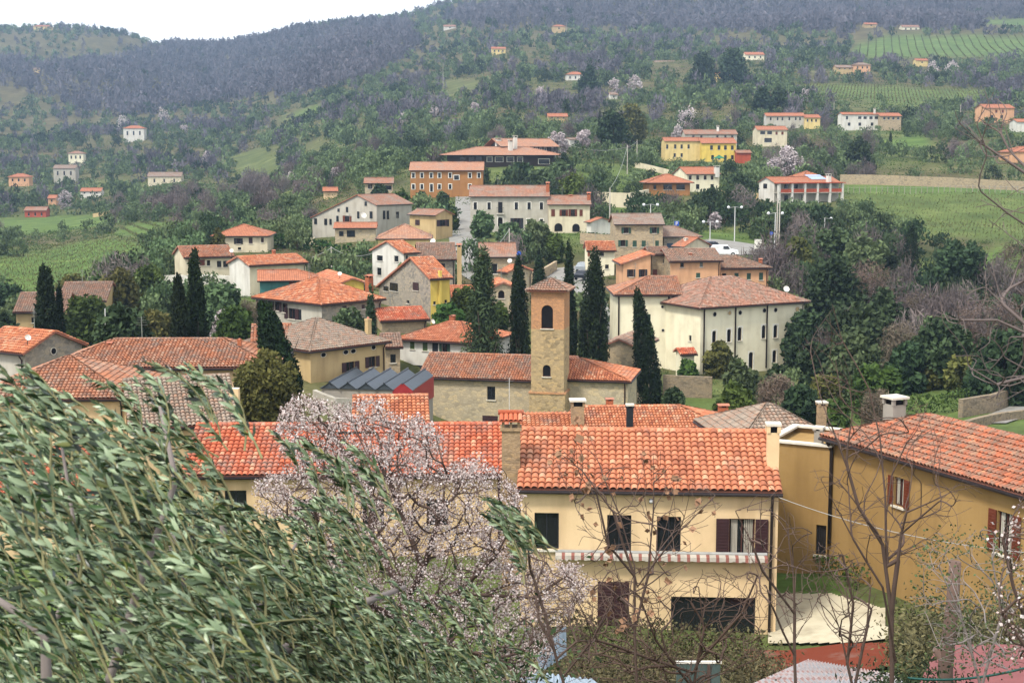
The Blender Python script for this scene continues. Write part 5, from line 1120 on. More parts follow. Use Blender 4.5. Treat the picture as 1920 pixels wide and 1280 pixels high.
for kd in range(3):
    M_ = np.array(mass[kd]); Vs, Fs, Ts = [], [], []; off = 0
    for lo, hi, nq, szq in ((0, 600, 240, .115), (600, 1100, 120, .165), (1100, 9999, 60, .25)):
        S_ = M_[(pts[M_, 1] >= lo) & (pts[M_, 1] < hi)]
        if not len(S_): continue
        for v in range(4):
            S = S_[v::4]
            if not len(S): continue
            V_, F_, t = variant(kd, 300+v+kd*10+nq, nq, szq*(1.0 if kd != 1 else 1.2)); n = len(S); nq_ = len(F_)
            if kd == 1: pass
            an = rng.random(n)*6.28; ca, sa = np.cos(an), np.sin(an)
            X = (V_[None, :, 0]*ca[:, None]-V_[None, :, 1]*sa[:, None])*rad[S][:, None]+P3[S, 0][:, None]
            Y = (V_[None, :, 0]*sa[:, None]+V_[None, :, 1]*ca[:, None])*rad[S][:, None]+P3[S, 1][:, None]
            Zz = V_[None, :, 2]*hh[S][:, None]+P3[S, 2][:, None]
            Vs.append(np.stack([X, Y, Zz], 2).reshape(-1, 3)); Fs.append((F_[None]+(np.arange(n)*len(V_))[:, None, None]+off).reshape(-1, 4)); off += n*len(V_)
            tt = rng.random(n)[:, None]*.62+np.repeat(t, 4)[None]*.5-.06; Ts.append(np.clip(tt, 0, 1).ravel())
    if not Vs: continue
    o = link(bpy.data.objects.new(nm[kd][0], mesh_np(nm[kd][0], np.vstack(Vs), np.vstack(Fs), mats_k[kd] if kd != 1 else f_bareF, tint=np.concatenate(Ts)))); tag(o, nm[kd][1], nm[kd][2], kind='stuff')
    print(nm[kd][0], len(M_), off//4)
# low scrub filling the gaps: one mass
S = []
for _ in range(26000):
    D = math.exp(rng.uniform(math.log(135), math.log(1100))); x = rng.uniform(-.42, .42)*D; S.append((x, D))
S = np.array(S); sz = grid_sample(Z, S[:, 0], S[:, 1]); sx, sy = nproj(np.stack([S[:, 0], S[:, 1], sz], 1)); k = np.ones(len(S), bool)
for poly, d0, d1 in OPEN: k &= ~(inpoly(sx, sy, poly) & (S[:, 1] < d1) & (S[:, 1] > d0*.93))
for (x0, x1, y0, y1, Dh, c_, rd) in rects: k &= ~((S[:, 0]-c_.x)**2+(S[:, 1]-c_.y)**2 < (rd*1.05)**2)
S = S[k]; sz = sz[k]; n = len(S); K = 14; C = np.repeat(np.stack([S[:, 0], S[:, 1], sz], 1), K, 0); q = np.repeat(np.clip(S[:, 1]/300, .5, 2.2), K)
d = rng.normal(size=C.shape)*np.array([.7, .7, .3])*q[:, None]; d[:, 2] = abs(d[:, 2]); C = C+d
V_, F_ = quads(C, .16*q, rng, .6); o = link(bpy.data.objects.new('undergrowth', mesh_np('undergrowth', V_, F_, f_bush, tint=np.repeat(np.clip(np.repeat(rng.random(n), K)*.8+rng.random(n*K)*.3, 0, 1), 4))))
tag(o, 'low scrub and brambles between the trees on the slopes', 'undergrowth', kind='stuff')
# vines and their posts
vinem = foliage('bare_vines', '46432c', '6a6a40', 1, 0, .1); vi = 0
VD = [(-.06, 1, 3.3, 230, 420), (-.35, 1, 3.6, 330, 480), (.9, -.55, 3.4, 240, 370), None, (.25, 1, 6, 900, 1300), (1, .1, 5, 640, 880)]
VL = ['rows of vines in the vineyard at the left edge', 'rows of vines in the small left vineyard', 'diagonal rows of vines in the right vineyard', '', 'rows of vines in the upper right vineyard', 'terraced rows of vines in the middle right vineyard']
for k_, spec in enumerate(VD):
    if spec is None: continue
    dx, dy, spc, d0, d1 = spec; poly = FIELDS[k_][1]; dv = np.array([dx, dy])/math.hypot(dx, dy); nv = np.array([-dv[1], dv[0]])
    cx = np.mean([(p[0]-960)/FPX for p in poly])*(d0+d1)/2; cc = np.array([cx, (d0+d1)/2]); Rr = (d1-d0)
    A, B_ = np.meshgrid(np.arange(-Rr, Rr, .75 if d1 < 500 else 1.8), np.arange(-Rr, Rr, spc)); Q = cc+A.ravel()[:, None]*dv+B_.ravel()[:, None]*nv; Q = Q[Q[:, 1] > 100]
    z_ = grid_sample(Z, Q[:, 0], Q[:, 1]); qx, qy = nproj(np.stack([Q[:, 0], Q[:, 1], z_], 1)); m = inpoly(qx, qy, poly) & (Q[:, 1] > d0) & (Q[:, 1] < d1); Q = Q[m]; z_ = z_[m]
    big = d1 > 500
    C = np.stack([Q[:, 0], Q[:, 1], z_+.6], 1); C = np.repeat(C, 2, 0)+rng.normal(size=(2*len(Q), 3))*np.array([.1, .1, .22])
    V_, F_ = quads(C, .4 if not big else .9, rng, .17, axis=(0, 0, 1.2), spread=.7)
    o = link(bpy.data.objects.new('vine_rows', mesh_np('vine_rows', V_, F_, vinem, tint=rng.random(len(V_))))); tag(o, VL[k_], 'vines', kind='stuff'); print('vines', len(Q))
# ---------------------------------------------------------------- street furniture and cars
polem = flat('galvanised_pole', hexc('a8a8a4'), .5, .4, .3); globem = flat('lamp_globe', hexc('d9dadb'), .3, .5)
def lamp(label, px, ytop, D, arms=2):
    p = gpt(px, D, -.05); h = at(px, ytop, D).z-p.z; e = empty('street_lamp', p); tag(e, label, 'street lamp', 'twin globe street lamps')
    mb = MB(); mb.tube([(0, 0, 0), (0, 0, h-.3)], [.1, .07], 8); mb.tube([(-1.15, 0, h-.5), (0, 0, h-.25), (1.15, 0, h-.5)], .04, 5); mb.build('pole', polem, e)
    for s in (-1.15, 1.15): g = MB(); g.ball((s, 0, h-.35), .26, 0, 10, 7); g.build('lamp_globe', globem, e)
for a in [('twin globe lamp above the roof of the tall square rubble house', 1219, 380, 240), ('twin globe lamp, left one of two at the back of the parking lot', 1331, 412, 243), ('twin globe lamp, right one of two at the back of the parking lot', 1377, 385, 252),
          ('twin globe lamp at the right before the pillared house', 1545, 406, 262), ('twin globe lamp beside the two tall grey masts', 1452, 396, 236)]: lamp(*a)
def pole(label, px, ytop, D, r=.12, arm=False, h_=None, lean=0):
    p = gpt(px, D, -.2); h = at(px, ytop, D).z-p.z; e = empty('utility_pole', p); tag(e, label, 'pole', 'poles and masts'); mb = MB(); mb.tube([(0, 0, 0), (lean*h, 0, h)], [r, r*.75], 8); mb.build('shaft', concm if r > .1 else polem, e)
    if arm: mb = MB(); mb.box(-.7, .7, -.05, .05, h-.5, h-.4); [mb.tube([(s, 0, h-.4), (s, 0, h-.2)], .05, 6) for s in (-.6, 0, .6)]; mb.build('crossarm', polem, e)
for a in [('tall concrete pole between joined pale house and tall square house', 1143, 352, 262), ('tall grey mast, left of the two by the parking lot', 1455, 372, 226), ('tall grey mast, right of the two by the parking lot', 1459.5, 378, 228), ('concrete power pole above the pale bank wall', 1176, 272, 380),
          ('concrete power pole beside the cottage with blossoming trees', 1194, 262, 400), ('pole in front of the hedge between yellow house and white house', 622, 462, 212), ('pole in front of the large white house', 955, 428, 225), ('slanting antenna mast above the long cream roof', 200, 578, 112, .05, False, None, .012),
          ('small utility pole on the left hillside below the dark balconies house', 290, 275, 820), ('utility pole in the middle terraces', 831, 118, 900), ('utility pole on the upper middle slope', 1062, 42, 1250), ('power pole near the right row houses', 1563, 192, 590), ('thin pole in the right valley', 1800, 196, 560)]: pole(*a)
ant = MB(); e_ = empty('roof_aerial', at(1010-55, 757, 127.0)); tag(e_, 'thin aerial mast on the church nave roof edge', 'aerial'); ant.tube([(0, 0, -2.6), (0, 0, 2.4)], .03, 5); ant.build('mast', polem, e_)
ant2 = MB(); [ant2.tube([(-.35, 0, z), (.35, 0, z)], .015, 4) for z in (1.5, 1.8, 2.1)]; ant2.build('antenna_bars', polem, e_)
blue = flat('sign_blue', hexc('2a55b8'), .4, .4)
def sign(label, px, py, D, disc=True):
    p = gpt(px, D); h = at(px, py, D).z-p.z; e = empty('road_sign', p); tag(e, label, 'road sign'); mb = MB(); mb.tube([(0, 0, -.2), (0, 0, h+.3)], .04, 6); mb.build('post', polem, e)
    s = MB()
    if disc:
        s.tube([(0, -.08, h), (0, -.045, h)], [.32, .32], 18); s.tube([(0, -.11, h-.0), (0, -.081, h)], [.1, .1], 3, 1)
    else:
        s.box(-.38, .38, -.09, -.05, h-.38, h+.38)
        for q in ((-.16, -.06, -.28, .28), (-.06, .17, .2, .28), (.1, .18, .0, .2), (-.06, .17, -.05, .03)): s.box(q[0], q[1], -.1, -.091, h+q[2], h+q[3], m=1)
    s.build('sign_face', [blue, white], e)
sign('round blue road sign on a post by the square rubble house', 973, 475, 213); sign('square blue sign above the brown half hipped roof', 1268, 419, 234, False); sign('small round blue sign at the back of the parking lot', 1445, 438, 231)
rb = gpt(1421, 236); e_ = empty('notice_board', rb); tag(e_, 'white notice board on posts beside the parking lot', 'notice board'); mb = MB(); mb.box(-.6, .6, -.05, .05, .9, 2.5); mb.build('panel', white, e_)
for s_ in (-.5, .44): mb = MB(); mb.box(s_, s_+.06, -.03, .03, -.2, .9); mb.build('post', polem, e_)
def car(name, label, px, D, rz, colr, van=False, L=4.2, dz=.14):
    p = gpt(px, D, dz); e = empty(name, p, rz); tag(e, label, 'van' if van else 'car', 'parked vehicles'); m_ = flat(label[:22], colr, .25, .5)
    prof = [(-L/2, .35), (-L/2, 1.0), (-L/2+.12, 1.15), (-L/2+.45, 1.72), (L*.12, 1.75), (L*.27, 1.12), (L/2-.1, .92), (L/2, .7), (L/2, .35)] if van else [(-L/2, .4), (-L/2, .85), (-L/2+.35, 1.0), (-L/2+.85, 1.42), (L*.1, 1.44), (L*.26, .98), (L/2-.15, .8), (L/2, .62), (L/2, .35)]
    mb = MB(); n = len(prof); W_ = .82; ring = []
    for y, s_ in ((-W_, .93), (-W_+.08, 1), (W_-.08, 1), (W_, .93)): ring.append([(x, y*(1 if z < 1.05 else .88), .35+(z-.35)*s_) for x, z in prof])
    for a, b in zip(ring, ring[1:]):
        for i in range(n): j = (i+1) % n; mb.quad([a[i], a[j], b[j], b[i]], 0, 0, False)
    mb.quad(ring[0]); mb.quad(ring[-1]); mb.build('body', m_, e)
    g = MB(); zt, zl = (1.6, 1.15) if van else (1.34, 1.0)
    for s_ in (-1, 1):
        y0, y1 = s_*W_*.96, s_*W_*.9
        xs = [(L*.1, L*.22)] if van else [(-L*.28, -.03), (.03, L*.2)]
        if van: xs = [(-.1, L*.17)]
        for x0, x1 in xs: g.quad([(x0, y0*1.03, zl), (x1+.12, y0*1.03, zl), (x1-.12, y0*.935, zt), (x0, y0*.935, zt)])
    xw = L*.12 if van else L*.1; z1 = 1.72 if van else 1.41; x2 = L*.27 if van else L*.26; z2 = 1.14 if van else 1.0
    g.quad([(xw+.03, -W_*.78, z1), (xw+.03, W_*.78, z1), (x2+.01, W_*.84, z2+.03), (x2+.01, -W_*.84, z2+.03)]); g.build('windows', glass, e)
    for sx in (-L*.31, L*.31):
        for sy in (-1, 1):
            wm_ = MB(); wm_.tube([(sx, sy*(W_-.16), .32), (sx, sy*(W_+.02), .32)], .32, 14, 0, 0, False); wh = wm_.build('wheel', darkm, e)
            rm = MB(); rm.tube([(sx, sy*(W_+.021), .32), (sx, sy*(W_+.035), .32)], .18, 10, 0, 0, False); rm.build('rim', polem, wh)
    for sy in (-.6, .6): hl = MB(); hl.box(L/2-.06, L/2+.015, sy-.14, sy+.14, .62, .76); hl.build('headlight', globem, e)
car('parked_van', 'small white van parked in the grey parking lot', 1357, 227, -.12, (.75, .76, .76, 1), True, 4.6)
car('parked_car', 'dark car parked behind the white van', 1333, 233, .5, (.03, .035, .06, 1))
car('parked_car', 'dark car with pale roof left of the small pale yellow house', 1096, 219, 1.2, (.25, .28, .3, 1))
car('parked_car', 'black car parked lower beside the small pale yellow house', 1096, 209, 1.1, (.012, .014, .02, 1))
e_ = empty('parasol', gpt(1348, 415)); tag(e_, 'green parasol in front of the bright yellow house', 'parasol'); mb = MB(); mb.tube([(0, 0, 0), (0, 0, 3)], .04, 6); mb.build('pole', polem, e_); mb = MB(); mb.tube([(0, 0, 2.2), (0, 0, 3.1)], [2.0, .1], 8, smooth=False); mb.build('canopy', flat('parasol_green', hexc('1f6a4c'), .8), e_)
# ---------------------------------------------------------------- metal sheds by the church
tinm = flat('blue_grey_sheet_metal', hexc('4b5259'), .45, .4, .3); redm = flat('red_sheet_metal', hexc('922c2e'), .5, .3)
p = at(760, 731, 112); zb = ground(p.x, p.y); e_ = empty('metal_shed', (p.x, p.y, zb), R(-9)); tag(e_, 'blue grey ribbed metal shed roofs with a red gable end', 'shed'); hb = p.z-zb
mb = MB(); gp = MB()
for i in range(5):
    x0 = -6.9+i*1.5; n = 12
    for xa, xb, za, zb_ in ((x0, x0+.75, 0, .55), (x0+.75, x0+1.5, .55, 0)):
        for k in range(n):
            ya, yb2 = -.3+k*.68, -.3+(k+1)*.68; mb.quad([(xa, ya, hb+za), (xb, ya, hb+zb_), (xb, yb2-.05, hb+zb_+.03), (xa, yb2-.05, hb+za+.03)]); mb.quad([(xa, yb2-.05, hb+za+.03), (xb, yb2-.05, hb+zb_+.03), (xb, yb2, hb+zb_), (xa, yb2, hb+za)])
    mb.tube([(x0+.75, -.4, hb+.57), (x0+.75, 8, hb+.57)], .07, 6); mb.tube([(x0, -.4, hb+.03), (x0, 8, hb+.03)], .05, 6)
    gp.quad([(x0, -.22, hb), (x0+1.5, -.22, hb), (x0+.75, -.22, hb+.54)])
mb.build('roof', tinm, e_); gp.build('gable_sheets', tinm, e_)
mb = MB()
mb.box(-6.9, .6, -.1, 7.6, -2.5, hb-.01); mb.build('wall', concm, e_)
mb = MB(); rp = [(-.95, 0), (-.15, .64), (.68, 0), (.68, -1.5), (-.1, -2.1), (-.95, -1.6)]; mb.quad([(x_, -.36, hb+z_) for x_, z_ in rp]); mb.quad([(x_, -.31, hb+z_) for x_, z_ in rp]);
mb.quad([(.685, -.36, hb), (.685, 7.6, hb), (.685, 7.6, hb-1.8), (.685, -.36, hb-1.5)]); mb.build('gable_panel', redm, e_)
# ---------------------------------------------------------------- fittings of the nearest houses
def wallpt(px, py, D, out=.0): return at(px, py, D)
hs = [o for o in bpy.data.objects if o.get('label', '').startswith('cream rendered house')][0]
wH, dH, hH = hs['_w'], hs['_d'], hs['_h']
# awning over the ground floor: rolled striped cloth along the wall (the wall runs along local y)
aw = MB(); y0, y1 = dH*.04, dH*.86; zt = hH*.52; n = 66; red_s = 1
for i in range(n):
    a, b = y0+(y1-y0)*i/n, y0+(y1-y0)*(i+1)/n-.0005; m_ = 1 if i % 3 == 0 else 0
    aw.quad([(-.04, a, zt+.1), (-.04, b, zt+.1), (-.42, b, zt+.02), (-.42, a, zt+.02)], m_); aw.quad([(-.42, a, zt+.02), (-.42, b, zt+.02), (-.45, b, zt-.14+.02*math.sin(i*2)), (-.45, a, zt-.14+.02*math.sin(i*2))], m_)
aw.tube([(-.12, y0, zt+.1), (-.12, y1, zt+.1)], .07, 8, 2); aw.build('awning', [flat('awning_cloth', hexc('a9a296'), .85), flat('awning_stripe', hexc('86564c'), .85), polem], hs)
lf = MB(); yy = dH*.49; lf.box(-.1, 0, yy-.07, yy+.07, hH-.62, hH-.45); lf.ball((-.14, yy, hH-.52), .08, 1, 8, 6); lf.build('wall_lamp', [shutGr, globem], hs)
# brick chimney stack with a tiled hood at the left end
c0 = at(958, 775, 54.8); ch = MB(); x, y, z = c0; M_ = hs.matrix_basis.inverted()
def lp(a, b, c_): return tuple(M_ @ Vector((x+a, y+b, z+c_)))
T_ = lambda a, b, c_: lp(a, b, c_)
ch.box(-.36, .36, -.36, .36, -7, -.62, T=T_, m=0); ch.box(-.42, .42, -.42, .42, -.62, -.5, T=T_, m=0)
for sx in (-.3, 0, .3):
    for sy in (-.3, .3): ch.box(sx-.05, sx+.05, sy-.05, sy+.05, -.5, -.22, T=T_, m=0)
ch.build('chimney', [chimst], hs); hd = MB()
for i in range(5):
    xa = -.45+i*.18
    for side in (-1, 1):
        for k in range(4):
            a0, a1 = math.pi*k/4, math.pi*(k+1)/4
            q = [(xa+.09-.09*math.cos(t), side*.52, -.22+.09*math.sin(t)) for t in (a0, a1)]; q2 = [(xa+.09-.08*math.cos(t), 0, .0+.08*math.sin(t)) for t in (a1, a0)]
            hd.quad([lp(*v) for v in q+q2], 0, .3+.15*i)
hd.tube([lp(-.5, 0, .05), lp(.5, 0, .05)], .1, 8, 0, .5); hd.box(-.46, .46, -.5, .5, -.25, -.21, T=T_, m=0, tint=.2); hd.build('chimney_hood', T_bright, hs)
oh = [o for o in bpy.data.objects if o.get('label', '').startswith('big ochre house')][0]; dO, hO = oh['_d'], oh['_h']
mb = MB(); yl = dO-.15; mb.tube([(-.4, yl, hO-.2), (-.12, yl, hO-.7), (-.12, yl, .2)], .08, 8); mb.build('downpipe', guttm, oh)
mb = MB(); mb.box(-.32, -.02, .3, dO, hO-.24, hO-.12); mb.build('eave_board', shutGr, oh)
vl = [o for o in bpy.data.objects if o.get('label', '').startswith('large pale yellow villa')][0]; hV, wV = vl['_h'], vl['_w']
for f in (.03, .325, .63): mb = MB(); mb.tube([(wV*f, -.1, hV-.2), (wV*f, -.1, 0)], .09, 6); mb.build('downpipe', shutB, vl)
vw = [o for o in bpy.data.objects if o.get('label', '').startswith('plain pale yellow wing')][0]; hW, wW = vw['_h'], vw['_w']
for f in (.02, .82, .98): mb = MB(); mb.tube([(wW*f, -.1, hW-.2), (wW*f, -.1, 0)], .09, 6); mb.build('downpipe', shutB, vw)
# ---------------------------------------------------------------- sheds and sheets below the viewpoint
def sheet(name, label, P4, mats, amp=.03, pitch=.18, cat='roof', th=.04, mi=None, post=True):
    """corrugated sheet roof: four corners (near left, near right, far right, far left) on posts"""
    mb = MB(); A, B, C_, D_ = [Vector(p) for p in P4]; o0 = A.copy(); nU = int((B-A).length/pitch*4); nn = (B-A).cross(D_-A).normalized()
    for i in range(nU):
        for (a, b) in ((i/nU, (i+1)/nU),):
            f = lambda t, s: A.lerp(B, t).lerp(D_.lerp(C_, t), s)+nn*amp*math.sin(t*(B-A).length/pitch*6.283)-o0
            for s in range(4): mb.quad([f(a, s/4), f(b, s/4), f(b, (s+1)/4), f(a, (s+1)/4)], 0, 0, True)
    e = empty(name, o0); tag(e, label, cat); mb.build('roof_sheet', mats, e)
    if post:
        pm = MB()
        for p in (A, B, C_, D_):
            q = p+((A+B+C_+D_)/4-p)*.06; g = ground(q.x, q.y); pm.box(q.x-o0.x-.06, q.x-o0.x+.06, q.y-o0.y-.06, q.y-o0.y+.06, g-.3-o0.z, q.z-o0.z-.05)
        pm.build('posts', barkG, e)
    return e
rm, nt, b = newmat('streaked_sheet', .7, .3); n1 = ntex(nt, 1.0, 5, stretch=(.35, 3.2, 1)); n2 = ntex(nt, 6, 4)
c = ramp(nt, n1, [(.38, hexc('9fa0a2')), (.5, hexc('b5a7a2')), (.6, hexc('98695e')), (.68, hexc('a9a3a2'))]); c = mixc(nt, ramp(nt, n2, [(.35, (.35,)*3), (.6, W0)]), c, hexc('6d605a')); nt.links.new(c, b.inputs['Base Color'])
sheet('shed', 'pink and grey streaked corrugated shed roof at the bottom of the picture', [at(1300, 1330, 26), at(1800, 1330, 25), at(1668, 1262, 33), at(1515, 1236, 36)], rm, cat='shed')
sheet('shed', 'flat dusty red panel roof at the bottom right corner', [at(1700, 1330, 24), at(2060, 1330, 24), at(2040, 1206, 32), at(1758, 1208, 32)], flat('dusty_red_sheet', hexc('7d4644'), .7, .3), amp=.006, pitch=.6, cat='shed')
greym = flat('pale_blue_sheet', hexc('9fb0bc'), .5, .4, .2)
sheet('shed', 'pale blue corrugated shed roof below the blossoming tree', [at(930, 1330, 21), at(1180, 1330, 20), at(1110, 1272, 26), at(985, 1258, 27)], greym, cat='shed')
mb = MB(); a = at(1008, 1262, 29); b_ = at(1062, 1228, 30.5); o0 = a.copy(); g1 = at(1075, 1206, 30.5)
for i in range(18): t0, t1 = i/18, (i+1)/18; z_ = lambda t: Vector((0, .05*math.sin(t*60), 0)); mb.quad([a.lerp(b_, t0)-o0+z_(t0), a.lerp(b_, t1)-o0+z_(t1), a.lerp(b_, t1)-o0+z_(t1)+Vector((0, .2, .35+.3*t1)), a.lerp(b_, t0)-o0+z_(t0)+Vector((0, .2, .35+.3*t0))], 0, 0, True)
o = mb.build('metal_sheet', greym); o.location = o0; tag(o, 'weathered blue metal sheet leaning above the pale blue shed', 'metal sheet')
e_ = empty('green_board', at(1268, 1290, 27)); tag(e_, 'dark green board panel with white edge below the cream house', 'board fence'); mb = MB(); mb.box(0, .86, -.02, .02, -2.5, .52); mb.build('panel', flat('dark_green_board', hexc('4a5a56'), .7), e_)
mb = MB(); mb.box(-.02, .88, -.035, .035, .52, .56); mb.build('top_edge', white, e_); mb = MB(); mb.box(.6, .66, -.05, -.021, -2.5, .5); mb.build('batten', barkR, e_)
e_ = empty('post_fence', gpt(1590, 352)); tag(e_, 'pale post and wire fence along the top of the right vineyard', 'fence'); o_ = e_.location.copy(); prev_ = None; wr = MB()
for k in range(34):
    g = gpt(1590+k*10.6, 352+k*.15)-o_; pmb = MB(); pmb.box(g.x-.06, g.x+.06, g.y-.06, g.y+.06, g.z-.3, g.z+1.8); pmb.build('post', concm, e_)
    if prev_ is not None: wr.tube([prev_+Vector((0, 0, 1.5)), g+Vector((0, 0, 1.5))], .02, 4)
    prev_ = g
wr.build('wire', polem, e_)
# dead pole trunk and the utility wire
e_ = empty('wooden_post', gpt(1762, 22)); tag(e_, 'thick weathered wooden post with a pale cut top at the right', 'post'); h = at(1770, 1052, 22).z-e_.location.z; mb = MB(); mb.tube([(0, 0, -.3), (.03, 0, h*.3), (.02, .03, h*.55), (.08, 0, h*.8), (.1, 0, h)], [.16, .14, .12, .105, .095], 9); mb.tube([(.02, .03, h*.55), (-.16, .02, h*.62)], [.07, .05], 7); mb.build('trunk', flat('weathered_wood', hexc('6a5850'), .95, .05), e_)
def wire(label, a, b, sag, r=.012, m_=None):
    mb = MB(); a, b = Vector(a), Vector(b); pts_ = [a.lerp(b, t)-Vector((0, 0, sag*4*t*(1-t))) for t in np.linspace(0, 1, 16)]; o0 = a.copy(); mb.tube([p-o0 for p in pts_], r, 4); o = mb.build('cable', m_ or guttm); o.location = o0; tag(o, label, 'cable', 'overhead cables')
wire('thin pale cable crossing before the big ochre house', at(1460, 932, 52), at(1920, 1035, 42), .3, .012, polem)
wire('green garden wire at the bottom right corner', at(1700, 1270, 21), at(1960, 1240, 20), .12, .02, flat('green_wire', hexc('1f4d47'), .6))
wire('overhead cable from the tall concrete pole to the power pole above the bank', at(1143, 354, 262), at(1176, 275, 380), 1.5, .035, polem)
wire('overhead cable between the two power poles above the pale bank wall', at(1176, 275, 380), at(1194, 265, 400), .4, .03, polem)
wire('overhead cable from the pole before the large white house down to the square rubble house', at(955, 430, 225), at(905, 474, 216), .8, .03, polem)
wire('overhead cable crossing above the hedge left of the yellow house', at(622, 464, 212), at(500, 482, 200), 1.2, .03, polem)
wire('overhead cable running from the hedge pole toward the light grey gable house', at(622, 464, 212), at(700, 474, 203), .8, .03, polem)
wire('long overhead cable crossing the slope left of the power poles', at(1176, 276, 380), at(1045, 262, 400), 1.8, .035, polem)
# ---------------------------------------------------------------- bare and blossoming trees near the viewpoint
def grow(name, label, root, main, env, nt_, seed, D0, D1, trunk_m, r0=.012, rmax=.13, upb=.25, seglen=.28, group=None, cat='tree', D=None, curl=.06, expo=.47):
    """main: limb polylines (px, py, D); env: outline the twigs fill. Twigs reach from the nearest wood towards points spread in the crown"""
    rg = np.random.default_rng(seed); nodes = []; par = []
    def add(p, pr): nodes.append(np.array(p)); par.append(pr); return len(nodes)-1
    g = gpt(root[0], root[1], -.2); base = add(g, -1)
    for ln in main:
        W_ = [np.array(at(*q)) for q in ln]; d = [np.linalg.norm(n_-W_[0]) for n_ in nodes]; cur = int(np.argmin(d)) if len(nodes) > 1 else base
        for q in W_:
            a = nodes[cur]; L_ = np.linalg.norm(q-a); k = max(1, int(L_/.35)); prev = cur
            for i in range(1, k+1): prev = add(a+(q-a)*i/k+rg.normal(0, .008, 3)*(i < k), prev)
            cur = prev
    X0, X1 = min(p[0] for p in env), max(p[0] for p in env); Y0, Y1 = min(p[1] for p in env), max(p[1] for p in env); T = []
    while len(T) < nt_:
        a, b = rg.uniform(X0, X1), rg.uniform(Y0, Y1)
        if inpoly(np.array([a]), np.array([b]), env)[0]: T.append(np.array(at(a, b, rg.uniform(D0, D1))))
    nodesA = np.array(nodes); T.sort(key=lambda q: np.min(np.sum((nodesA-q)**2, 1))); tips = []
    NA = np.zeros((len(nodes)+nt_*14, 3)); NA[:len(nodes)] = nodes; nN = len(nodes); P_ = list(par); DR = np.zeros_like(NA); DR[0] = (0, 0, 1)
    for i in range(1, nN): v_ = NA[i]-NA[P_[i]]; DR[i] = v_/(np.linalg.norm(v_)+1e-9)
    for q in T:
        dv = q-NA[:nN]; dist = np.sqrt((dv**2).sum(1))+1e-6; dist = dist*(1.6-(dv*DR[:nN]).sum(1)/dist)+upb*np.maximum(0, -dv[:, 2])*2
        i = int(np.argmin(dist)); L_ = np.linalg.norm(q-NA[i]); k = int(np.clip(L_/seglen, 3, 12)); c1 = NA[i]+(DR[i]+rg.normal(0, curl, 3))*L_*.22; pr = i; a = NA[i].copy()
        for s in range(1, k+1):
            t = s/k; NA[nN] = a*(1-t)**2+c1*2*t*(1-t)+q*t*t; v_ = NA[nN]-NA[pr]; DR[nN] = v_/(np.linalg.norm(v_)+1e-9); P_.append(pr); pr = nN; nN += 1
        tips.append((i, pr))
    cntd = np.zeros(nN); 
    for i in range(nN-1, 0, -1): cntd[i] += 1; cntd[P_[i]] += cntd[i]
    rad_ = np.clip(r0*(np.maximum(cntd, 1))**expo, .003, rmax)
    V_, F_ = [], []; SD = 5; NA = NA[:nN]-np.array(g)
    for i in range(1, nN):
        a, b = Vector(NA[P_[i]]), Vector(NA[i]); d = b-a
        if d.length < 1e-4: continue
        d.normalize(); u = d.cross(Vector((0, 1, .03))).normalized(); v = d.cross(u); n0 = len(V_); ra = min(rad_[P_[i]], rad_[i]*1.35)
        for c_, r_ in ((a, ra), (b, rad_[i])):
            for k in range(SD): an = 6.283*k/SD; V_.append(tuple(c_+(u*math.cos(an)+v*math.sin(an))*r_))
        for k in range(SD): k2 = (k+1) % SD; F_.append((n0+k, n0+k2, n0+SD+k2, n0+SD+k))
    e = empty(name, g); tag(e, label, cat, group)
    link(bpy.data.objects.new('trunk', mesh_np('trunk', np.array(V_), np.array(F_), trunk_m, smooth=True, tint=np.zeros(len(V_)))), e)
    return e, NA, np.array(P_), cntd, rg
def petals(e, NA, P_, cntd, rg, per, size, mat, thin=2.5, name='blossoms', spread=.05, maxc=9):
    seg = [i for i in range(1, len(NA)) if cntd[i] <= maxc]; C = []
    for i in seg:
        a, b = NA[P_[i]], NA[i]; k = rg.poisson(per)
        if k: t = rg.random(k)[:, None]; C.append(a+(b-a)*t+rg.normal(0, spread, (k, 3)))
    C = np.vstack(C); tn = rg.random(len(C)); 
    V1, F1 = quads(C, size*(.6+.6*tn), rg, .8); V2, F2 = quads(C, size*(.6+.6*tn), rg, .8); tt = np.repeat(tn, 4)
    link(bpy.data.objects.new(name, mesh_np(name, np.vstack([V1, V2]), np.vstack([F1, F2+len(V1)]), mat, tint=np.concatenate([tt, tt]))), e); print(name, len(C))
pm_, nt, b = newmat('almond_petals', .7, .2); at_ = N(nt, 'ShaderNodeAttribute'); at_.attribute_name = 'tint'
c = ramp(nt, at_.outputs['Fac'], [(0, hexc('5c4038')), (.3, hexc('7d6058')), (.34, hexc('b59c96')), (.6, hexc('d4c3be')), (.85, hexc('dccfca')), (1, hexc('ece4e1'))]); nt.links.new(c, b.inputs['Base Color'])
t = N(nt, 'ShaderNodeBsdfTranslucent'); nt.links.new(c, t.inputs[0]); ms = N(nt, 'ShaderNodeMixShader'); ms.inputs[0].default_value = .3; nt.links.new(b.outputs[0], ms.inputs[1]); nt.links.new(t.outputs[0], ms.inputs[2]); nt.links.new(ms.outputs[0], nt.nodes['Material Output'].inputs[0])
AE = [(515, 790), (540, 740), (600, 745), (650, 760), (690, 735), (740, 770), (790, 780), (835, 810), (830, 870), (900, 850), (945, 880), (985, 930), (960, 980), (1000, 1040), (1080, 1050), (1120, 1100), (1060, 1190), (1000, 1290), (560, 1290), (520, 1150), (600, 1060), (560, 980), (480, 960), (470, 900), (540, 880), (520, 840)]
